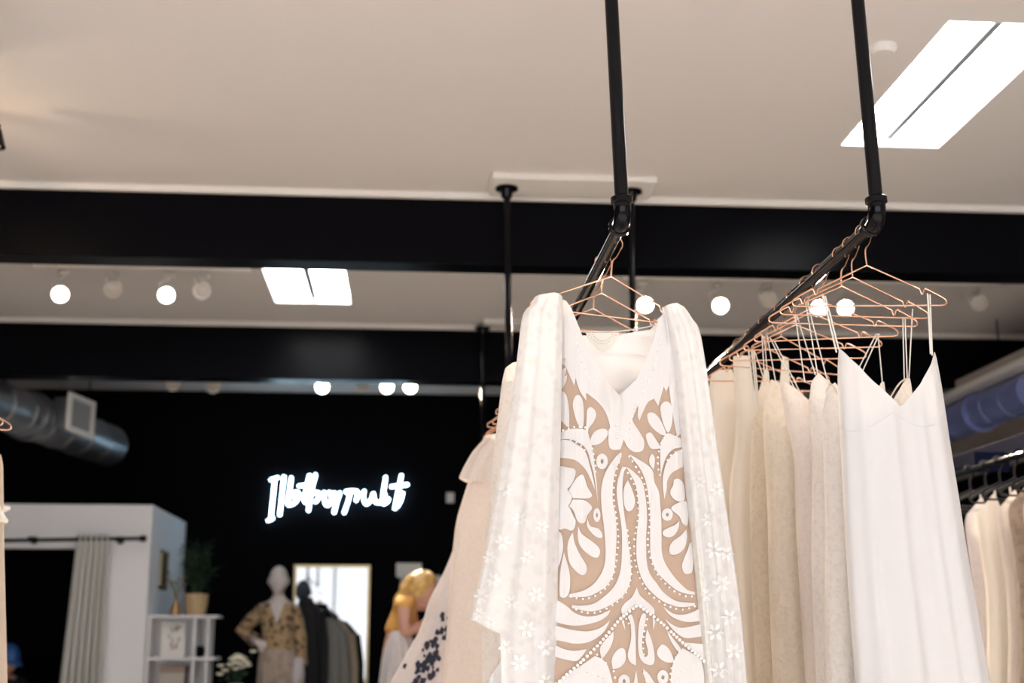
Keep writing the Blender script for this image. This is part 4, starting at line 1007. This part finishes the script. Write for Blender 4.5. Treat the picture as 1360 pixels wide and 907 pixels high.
# ------------------------------------------------------------------ figures
def V3(p): return Vector([float(c) for c in p])
def head_mb(mb, c, fwd, up, h=.23):
    f = V3(fwd).normalized(); u = V3(up); u = (u-f*u.dot(f)).normalized(); r = f.cross(u).normalized(); c = V3(c); s = h/.23
    n, m = 40, 30; rows = []
    for i in range(m+1):
        t = PI*i/m; row = []
        for j in range(n):
            a = 2*PI*j/n; x, y, z = math.sin(t)*math.cos(a), math.sin(t)*math.sin(a), math.cos(t)
            g = lambda cx, cz, w, wz=None: math.exp(-((x-cx)/w)**2-((z-cz)/(wz or w))**2) if y > 0 else 0
            k = 1-.30*max(-z, 0)**1.4
            X = .074*x*k; Y = .095*y*(1-.18*max(-z, 0)*(1 if y < 0 else 0)); Z = .115*z
            Y += .024*g(0, -.16, .13, .16)+.010*g(0, -.02, .10, .2)-.014*g(.36, .08, .2, .12)-.014*g(-.36, .08, .2, .12)+.010*g(0, -.50, .26, .09)-.004*g(0, -.50, .3, .025)+.012*g(0, -.82, .25, .14)+.005*g(0, .25, .6, .1)
            row.append(c+(r*X+f*Y+u*Z)*s)
        rows.append(row)
    mb.grid(rows, True)
    for sg in (-1, 1):
        e = MB(); e.sphere((0, 0, 0), 1, 12, 8)
        mb.add([c+(r*(sg*(.074+.012*p[0]))+f*(-.006+.020*p[1]-.01*p[2]*0)+u*(-.004+.032*p[2]))*s for p in e.v], e.f)
def hand_mb(mb, w, d, nrm, curl=.5, s=1.0):
    """palm and five fingers from the wrist w, along d, palm facing nrm"""
    w, d, nrm = V3(w), V3(d).normalized(), V3(nrm); nrm = (nrm-d*nrm.dot(d)).normalized(); r = d.cross(nrm).normalized()
    mb.tube([w-d*.01, w+d*.03*s, w+d*.06*s, w+d*.088*s], [.024*s, .030*s, .034*s, .026*s], 12)
    for k, L in enumerate((.072, .080, .074, .058)):
        b = w+d*.082*s+r*((k-1.5)*.018*s); q = b+(d*math.cos(curl*.4)+nrm*math.sin(curl*.4))*L*.45*s; e = q+(d*math.cos(curl*1.4)+nrm*math.sin(curl*1.4))*L*.55*s
        mb.tube([b-d*.012, b, q, e], [.0095*s, .0095*s, .0085*s, .006*s], 8)
    b = w+d*.030*s-r*.026*s; q = b+(d*.6-r*.6+nrm*.3).normalized()*.036*s; e = q+(d*.85-r*.1+nrm*.4).normalized()*.030*s
    mb.tube([b, q, e], [.012*s, .0105*s, .007*s], 8)
def skin_mb(nodes, edges, root):
    me = bpy.data.meshes.new('tmp'); names = list(nodes); ix = {k: i for i, k in enumerate(names)}
    me.from_pydata([tuple(V3(nodes[k][0])) for k in names], [(ix[a], ix[b]) for a, b in edges], [])
    o = bpy.data.objects.new('tmp', me); COL.objects.link(o)
    md = o.modifiers.new('s', 'SKIN'); md.use_smooth_shade = True
    for i, k in enumerate(names):
        r = nodes[k][1]; sv = me.skin_vertices[0].data[i]; sv.radius = r if isinstance(r, tuple) else (r, r); sv.use_root = k == root
    o.modifiers.new('u', 'SUBSURF').levels = 2
    dg = bpy.context.evaluated_depsgraph_get(); dg.update()
    ev = bpy.data.meshes.new_from_object(o.evaluated_get(dg))
    mb = MB(); mb.add([tuple(v.co) for v in ev.vertices], [tuple(p.vertices) for p in ev.polygons])
    bpy.data.objects.remove(o); bpy.data.meshes.remove(ev)
    return mb
def fuse(name, mb, m, parent, voxel=.011):
    o = mb.build(name, m, parent); md = o.modifiers.new('r', 'REMESH'); md.mode = 'VOXEL'; md.voxel_size = voxel; md.use_smooth_shade = True
    sm = o.modifiers.new('sm', 'SMOOTH'); sm.iterations = 3; sm.factor = .5
    dg = bpy.context.evaluated_depsgraph_get(); dg.update()
    ev = bpy.data.meshes.new_from_object(o.evaluated_get(dg)); o.modifiers.clear(); o.data = ev; ev.name = name
    if not ev.materials: ev.materials.append(m)
    for p in ev.polygons: p.use_smooth = True
    return o

# mannequin, hand on hip
YM_ = 10.55
Q = lambda x, y, dy=0: P(x, y, YM_+dy)
n = {'pel': (Q(371, 876), (.145, .10)), 'waist': (Q(370, 848), (.11, .085)), 'chest': (Q(369, 822), (.135, .095)), 'ucb': (Q(369, 806), (.10, .07)), 'neck': (Q(370, 796), .050), 'neck2': (Q(370, 783, -.01), .046),
     'shL': (Q(348, 809), .052), 'elL': (Q(321, 838, .04), .037), 'wrL': (Q(341, 852, -.10), .025), 'shR': (Q(391, 809), .052), 'elR': (Q(399, 848, .01), .038), 'wrR': (Q(400, 888, -.05), .026)}
z = lambda x, zz, dy=0: (x, YM_+dy, zz)
xp = n['pel'][0][0]
for s, k in ((-1, 'L'), (1, 'R')):
    n['hip'+k] = (z(xp+s*.085, .96), .085); n['kn'+k] = (z(xp+s*.09, .53, -.02), .056); n['an'+k] = (z(xp+s*.09, .10, .02), .038); n['to'+k] = (z(xp+s*.10, .045, -.12), .032)
ed = [('pel', 'waist'), ('waist', 'chest'), ('chest', 'ucb'), ('ucb', 'neck'), ('neck', 'neck2'), ('ucb', 'shL'), ('shL', 'elL'), ('elL', 'wrL'), ('ucb', 'shR'), ('shR', 'elR'), ('elR', 'wrR')]
for k in 'LR': ed += [('pel', 'hip'+k), ('hip'+k, 'kn'+k), ('kn'+k, 'an'+k), ('an'+k, 'to'+k)]
mb = skin_mb(n, ed, 'pel'); head_mb(mb, Q(370, 771, -.02), (.05, -1, 0), (0, 0, 1))
hand_mb(mb, n['wrL'][0], (.85, -.1, -.35), (0, .8, -.3), .5); hand_mb(mb, n['wrR'][0], (.0, -.1, -1), (-1, 0, 0), .5)
t = thing('mannequin', 'bald white mannequin with one hand on its hip in a brown lace dress', 'mannequin', (xp, YM_, .012))
fuse('body', mb, plain('mannequin_plastic', (.62, .56, .55), .5), t)
MB().lathe([(.004, 0), (.20, 0), (.20, .010), (.004, .012)], (xp, YM_, 0), n=32).build('base_plate', plain('mannequin_base', (.5, .5, .5), .3, .8), t)
dl = cloth('brown_gold_lace', (.44, .30, .17), lace=1.0, lscale=21, transl=.05, c2=(.06, .045, .03), cut=(.38, .58))
dl2 = cloth('taupe_lace_skirt', (.46, .37, .31), lace=.6, lscale=14, transl=.1)
S = Shape([(800,352,388),(806,343,396),(822,347,393),(850,349,390),(876,343,398),(907,341,405),(960,336,410),(1040,328,418)], YM_, .135, ((3, .006), (7, .004)), 71, flare=1.4)
shell('dress_bodice', S, dl, t, [(343, 806), (352, 801), (360, 801), (370, 830), (380, 801), (388, 801), (397, 806)], 803, 862, 90, 24)
shell('dress_skirt', S, dl2, t, 862, 862, None, 110, 40)
for k, q in (('L', -1), ('R', 1)):
    MB().tube([n['sh'+k][0]+np.array([-q*.02, 0, .0]), (n['sh'+k][0]+n['el'+k][0])/2, n['el'+k][0], (n['el'+k][0]+n['wr'+k][0])/2, n['el'+k][0]*.1+n['wr'+k][0]*.9], [.062, .056, .050, .047, .052], 16, cap=False).build('dress_sleeve', dl, t)
fr = MB(); r_ = random.Random(8)
for i in range(26):
    p = Q(392+r_.uniform(0, 11), 872+r_.uniform(0, 4), -.13); fr.tube([p, p+np.array([r_.uniform(-.02, .02), -.01, -.10-r_.uniform(0, .10)])], .006, 5)
fr.build('fringe', C['tulle'], t)

# rolling rack with jackets in front of the mirror
gx = P(430, 816, 11.0)[0]; gz = P(437, 812, 11.0)[2]+.0
t = thing('garment_rack', 'short dark rail with dark and grey jackets in front of the mirror', 'clothes rack', (gx, 11.0, 0))
MB().tube([(gx, 10.60, gz), (gx, 11.34, gz)], .012, 12).build('rail', M['pipe'], t)
for y in (10.60, 11.34):
    MB().tube([(gx, y, gz), (gx, y, .05)], .012, 12).build('post', M['pipe'], t); MB().tube([(gx-.22, y, .02), (gx+.22, y, .02)], .016, 12).build('foot', M['pipe'], t)
def jk(lbl, Y, rows, m, nk):
    cx = P((rows[0][1]+rows[0][2])/2, rows[0][0], Y)[0]
    t = thing('jacket', lbl, 'jacket', (cx, Y, 1.4))
    S = Shape(rows, Y, .06, ((2.4, .008), (5.3, .006)), 80+int(Y*20) % 9, flare=1.3)
    y0 = rows[0][0]; shell('body', S, m, t, y0, y0, None, 80, 30)
    zt = P(400, rows[1][0]+12, Y)[2]; xr = P(rows[2][2]-3, 850, Y)[0]
    MB().tube([(xr-.035, Y-.01, zt+.03), (xr+.0, Y-.03, zt-.22), (xr+.012, Y-.06, zt-.50)], [.052, .052, .045], 14).build('sleeve', m, t)
    MB().lathe([(.045, -.02), (.052, 0), (.045, .022), (.036, .018)], P(nk, y0+1, Y), (0, -.2, 1), 20).build('collar', m, t)
    p = np.array([gx, Y, gz]); q = P(nk, y0+2, Y)
    MB().tube(cr([q, q+np.array([0, 0, .03]), p+np.array([.016, 0, .0]), p+np.array([0, 0, .016]), p+np.array([-.016, 0, 0])], False, 5), .004, 8).build('hanger_hook', M['pipe'], t)
jk('black jacket hanging in front of the mirror beside the mannequin', 10.80, [(797,398,410),(804,394,422),(816,393,431),(907,392,434),(1010,390,436)], plain('black_wool', (.012, .012, .014), .85, bump=(300, .3, .002)), 408)
jk('grey jacket on a hanger in front of the bright mirror', 10.98, [(824,428,446),(832,423,456),(850,422,461),(907,421,463),(1010,420,466)], plain('grey_wool', (.20, .20, .19), .9, bump=(300, .3, .002)), 437)
jk('tan jacket at the right end of the row in front of the mirror', 11.14, [(826,438,454),(836,434,466),(850,433,472),(900,432,476),(1000,432,478)], plain('tan_wool', (.36, .29, .22), .9, bump=(300, .3, .002)), 446)

# blonde person bending to the tulle train
YW = 8.4
W = lambda x, y, dy=0: P(x-3, y, YW+dy)
n = {'pel': (W(531, 862), (.13, .11)), 'waist': (W(530, 843), (.082, .08)), 'chest': (W(536, 818), (.088, .085)), 'ucb': (W(544, 801), (.085, .07)), 'neck': (W(551, 794), .050), 'neck2': (W(558, 789), .048),
     'shL': (W(541, 803, -.15), .050), 'elL': (W(540, 843, -.20), .038), 'wrL': (W(566, 829, -.12), .026), 'shR': (W(546, 803, .15), .050), 'elR': (W(553, 840, .20), .038), 'wrR': (W(574, 822, .06), .026)}
xp = n['pel'][0][0]
for s, k in ((-1, 'L'), (1, 'R')):
    n['hip'+k] = ((xp, YW+s*.085, .98), .085); n['kn'+k] = ((xp+.05, YW+s*.09, .54), .058); n['an'+k] = ((xp, YW+s*.09, .055), .042); n['to'+k] = ((xp+.14, YW+s*.10, .012), .036)
ed = [('pel', 'waist'), ('waist', 'chest'), ('chest', 'ucb'), ('ucb', 'neck'), ('neck', 'neck2'), ('ucb', 'shL'), ('shL', 'elL'), ('elL', 'wrL'), ('ucb', 'shR'), ('shR', 'elR'), ('elR', 'wrR')]
for k in 'LR': ed += [('pel', 'hip'+k), ('hip'+k, 'kn'+k), ('kn'+k, 'an'+k), ('an'+k, 'to'+k)]
mb = skin_mb(n, ed, 'pel'); hc = W(564, 787, -.02); hf = (.86, -.25, -.42); head_mb(mb, hc, hf, (.35, 0, 1))
hand_mb(mb, n['wrL'][0], (.9, .1, .15), (0, .9, -.2), .6); hand_mb(mb, n['wrR'][0], (.9, -.1, .15), (0, -.9, -.2), .6)
t = thing('person', 'blonde person in an orange top and full white skirt bending over the tulle train', 'person', (xp, YW, 0))
skinm = plain('warm_skin', (.58, .31, .23), .5)
fuse('body', mb, skinm, t)
# hair: a full cap with locks falling behind
hb = MB(); f = V3(hf).normalized(); u = V3((.35, 0, 1)); u = (u-f*u.dot(f)).normalized(); r = f.cross(u); c = V3(hc)
rows = []
for i in range(16):
    tt = PI*.62*i/15; row = []
    for j in range(28):
        a = 2*PI*j/28; x, y, zz = math.sin(tt)*math.cos(a), math.sin(tt)*math.sin(a), math.cos(tt)
        kk = 1 if y < .35 else max(.80, 1-.45*(y-.35)*max(0, .9-zz))
        row.append(c+(r*.088*x+f*(.108*y-.022)+u*(.128*zz+.008))*kk*(1+.03*math.sin(9*a)))
    rows.append(row)
hb.grid(rows, True)
r_ = random.Random(12)
for i in range(34):
    a = r_.uniform(.5, 2.64)+PI; x, y = math.cos(a), math.sin(a)
    p0 = c+r*.085*x+f*(.10*y-.02)+u*r_.uniform(-.02, .07); d0 = V3((-.2, 0, -1)); L = r_.uniform(.12, .24)
    p1 = p0-f*.03+d0*L*.45+r*r_.uniform(-.02, .02); p2 = p0-f*.0+d0*L+r*r_.uniform(-.03, .03)
    hb.tube([p0, p1, p2], [.017, .016, .004], 7)
hb.build('hair', plain('golden_blonde_hair', (.62, .38, .12), .45, vary=.35, vscale=30), t)
top_ = skin_mb({'a': (W(530, 846), (.090, .088)), 'b': (W(531, 833), (.088, .086)), 'c': (W(536, 817), (.098, .095)), 'd': (W(543, 803), (.085, .080)), 'e': (W(549, 796), .056),
                's1': (W(541, 804, -.15), .056), 'u1': (W(540.7, 813, -.165), .050), 's2': (W(546, 803, .15), .056), 'u2': (W(547, 812, .165), .050)},
               [('a', 'b'), ('b', 'c'), ('c', 'd'), ('d', 'e'), ('d', 's1'), ('s1', 'u1'), ('d', 's2'), ('s2', 'u2')], 'a')
top_.build('top', plain('orange_cotton', (.70, .36, .09), .8), t)
S = Shape([(838,521,541),(850,514,550),(870,508,562),(900,504,572),(960,496,585),(1090,486,600)], YW, .19, ((4, .018), (9, .010)), 75, flare=1.6, fp=.5)
shell('skirt', S, C['tulle'], t, 838, 838, None, 130, 50)

# person in a blue cap, low in the fitting-room doorway
YC = 10.9
K = lambda x, y, dy=0: P(x, y, YC+dy)
fc = (.75, -.6, -.25); hc = K(11, 877)
bx, by = hc[0]-.06, YC+.06
n = {'pel': ((bx-.02, by+.04, .50), (.15, .12)), 'waist': ((bx-.02, by+.03, .66), (.13, .10)), 'chest': ((bx, by+.01, .84), (.145, .105)), 'ucb': ((bx+.02, by, .93), (.10, .075)), 'neck': ((bx+.03, by-.01, .985), .052), 'neck2': ((bx+.05, by-.03, 1.03), .05)}
sd = Vector((.62, .78, 0)); fd = Vector((.78, -.62, 0))
for s, k in ((-1, 'L'), (1, 'R')):
    o = V3((bx, by, 0)); n['sh'+k] = (o+sd*(s*.17)+V3((.02, 0, .91)), .055); n['el'+k] = (o+sd*(s*.21)+fd*.06+V3((0, 0, .66)), .040); n['wr'+k] = (o+sd*(s*.13)+fd*.26+V3((0, 0, .56)), .028)
    n['hip'+k] = (o+sd*(s*.09)+fd*.04+V3((0, 0, .49)), .09); n['kn'+k] = (o+sd*(s*.11)+fd*.44+V3((0, 0, .49)), .060); n['an'+k] = (o+sd*(s*.10)+fd*.42+V3((0, 0, .09)), .042); n['to'+k] = (o+sd*(s*.11)+fd*.56+V3((0, 0, .038)), .036)
mb = skin_mb(n, ed, 'pel'); head_mb(mb, hc, fc, (.1, -.1, 1), .215)
for k in 'LR': hand_mb(mb, n['wr'+k][0], fd+Vector((0, 0, -.4)), (0, 0, -1), .5)
t = thing('person', 'seated person in a blue cap low in the dark fitting-room doorway at the left edge', 'person', (bx, by, .0))
fuse('body', mb, skinm, t)
f = V3(fc).normalized(); u = V3((.1, -.1, 1)); u = (u-f*u.dot(f)).normalized(); r = f.cross(u); c = V3(hc); rows = []
for i in range(12):
    tt = PI*.50*i/11; rows.append([c+r*.084*math.sin(tt)*math.cos(a)+f*(.104*math.sin(tt)*math.sin(a)-.004)+u*(.122*math.cos(tt)+.012) for a in [2*PI*j/26 for j in range(26)]])
cm = plain('blue_cap_cloth', (.03, .12, .38), .5)
cp = MB().grid(rows, True).build('cap', cm, t)
rows = []
for i in range(6):
    v = i/5; rows.append([c+u*(.018-.018*v*v)+r*(.080*math.sin(a)*(1-.1*v))+f*(.100*math.cos(a)+.075*v*math.cos(a)) for a in [-1.2+2.4*j/14 for j in range(15)]])
MB().grid(rows).build('peak', cm, cp, thick=.004)
sh = skin_mb({'a': (n['pel'][0], (.165, .135)), 'b': (n['waist'][0], (.145, .115)), 'c': (n['chest'][0], (.158, .118)), 'd': (n['ucb'][0], (.112, .088)), 'l': (n['shL'][0], .066), 'm': (n['elL'][0], .052), 'r': (n['shR'][0], .066), 's': (n['elR'][0], .052)}, [('a', 'b'), ('b', 'c'), ('c', 'd'), ('d', 'l'), ('l', 'm'), ('d', 'r'), ('r', 's')], 'a')
sh.build('shirt', plain('dark_shirt', (.015, .015, .02), .85), t)
tt_ = skin_mb({'p': (n['pel'][0], (.168, .14)), 'hL': (n['hipL'][0], .105), 'kL': (n['knL'][0], .076), 'aL': (n['anL'][0], .060), 'hR': (n['hipR'][0], .105), 'kR': (n['knR'][0], .076), 'aR': (n['anR'][0], .060)}, [('p', 'hL'), ('hL', 'kL'), ('kL', 'aL'), ('p', 'hR'), ('hR', 'kR'), ('kR', 'aR')], 'p')
tt_.build('trousers', plain('dark_trousers', (.02, .02, .028), .85), t)
t = thing('stool', 'dark stool under the seated person in the fitting room', 'stool', (bx-.02, by+.04, 0))
MB().lathe([(.004, .32), (.18, .32), (.185, .345), (.18, .36), (.004, .36)], (bx-.02, by+.04, 0), n=28).build('seat', M['black'], t)
for k in range(4):
    a = PI/4+k*PI/2; MB().tube([(bx-.02+.12*math.cos(a), by+.04+.12*math.sin(a), .32), (bx-.02+.16*math.cos(a), by+.04+.16*math.sin(a), 0)], .014, 10).build('leg', M['black'], t)

# ------------------------------------------------------------------ light
w = bpy.data.worlds.new('world'); sc.world = w; w.use_nodes = True
w.node_tree.nodes['Background'].inputs[0].default_value = (.75, .86, 1, 1); w.node_tree.nodes['Background'].inputs[1].default_value = .6
def lamp(kind, name, loc, e, c, size=.05, tgt=None, spot=None):
    l = bpy.data.lights.new(name, kind); l.energy = e; l.color = c
    if kind == 'SPOT': l.spot_size = math.radians(spot); l.spot_blend = .6; l.shadow_soft_size = size
    elif kind == 'POINT': l.shadow_soft_size = size
    o = bpy.data.objects.new(name, l); COL.objects.link(o); o.location = V3(loc)
    if tgt is not None: o.rotation_euler = (V3(tgt)-V3(loc)).to_track_quat('-Z', 'Y').to_euler()
    return o
WARM = (1.0, .80, .58)
for c, d in LIT: lamp('SPOT', 'track_beam', c+d*.16, 120, WARM, .04, c+d*2, 80)
for c, d in FRONT_FILL: lamp('SPOT', 'track_beam', c+d*.16, 190, (1.0, .95, .91), .04, c+d*2, 72)  # beams of the added fill spots, aimed at the floor for bounce
q = PZ(-108, 122, ZC)
lamp('POINT', 'ceiling_lamp_glow', q+np.array([-.05, -.1, -.26]), 5, (1, .70, .45), .03)
sc.view_settings.view_transform = 'Standard'; sc.view_settings.look = 'None'; sc.view_settings.gamma = 1; sc.view_settings.use_curve_mapping = False
sc.view_settings.exposure = 1.0
cy = sc.cycles
cy.use_denoising = True; cy.max_bounces = 8; cy.diffuse_bounces = 4; cy.transparent_max_bounces = 24; cy.sample_clamp_indirect = 6; cy.caustics_reflective = False; cy.caustics_refractive = False
bpy.context.view_layer.update()
GROUPS = {'track_spotlight': 'track spotlights on the ceiling', 'light_track': 'light tracks on the ceiling', 'hanging_gown': 'beige gowns on the right wall rack',
          'jacket': 'jackets in front of the mirror', 'mounting_board': 'mounting boards on the ceiling', 'wall_switch': 'white switches on the back wall'}
for o in bpy.data.objects:
    if '_o' in o: del o['_o']
    b = o.name.split('.')[0]
    if o.parent is None and 'category' in o:
        if b in GROUPS: o['group'] = GROUPS[b]
        if b == 'wedding_gown': o['group'] = 'white and cream gowns on the right pipe rail' if o.location.x > .75 else 'gowns far down the left pipe rail'
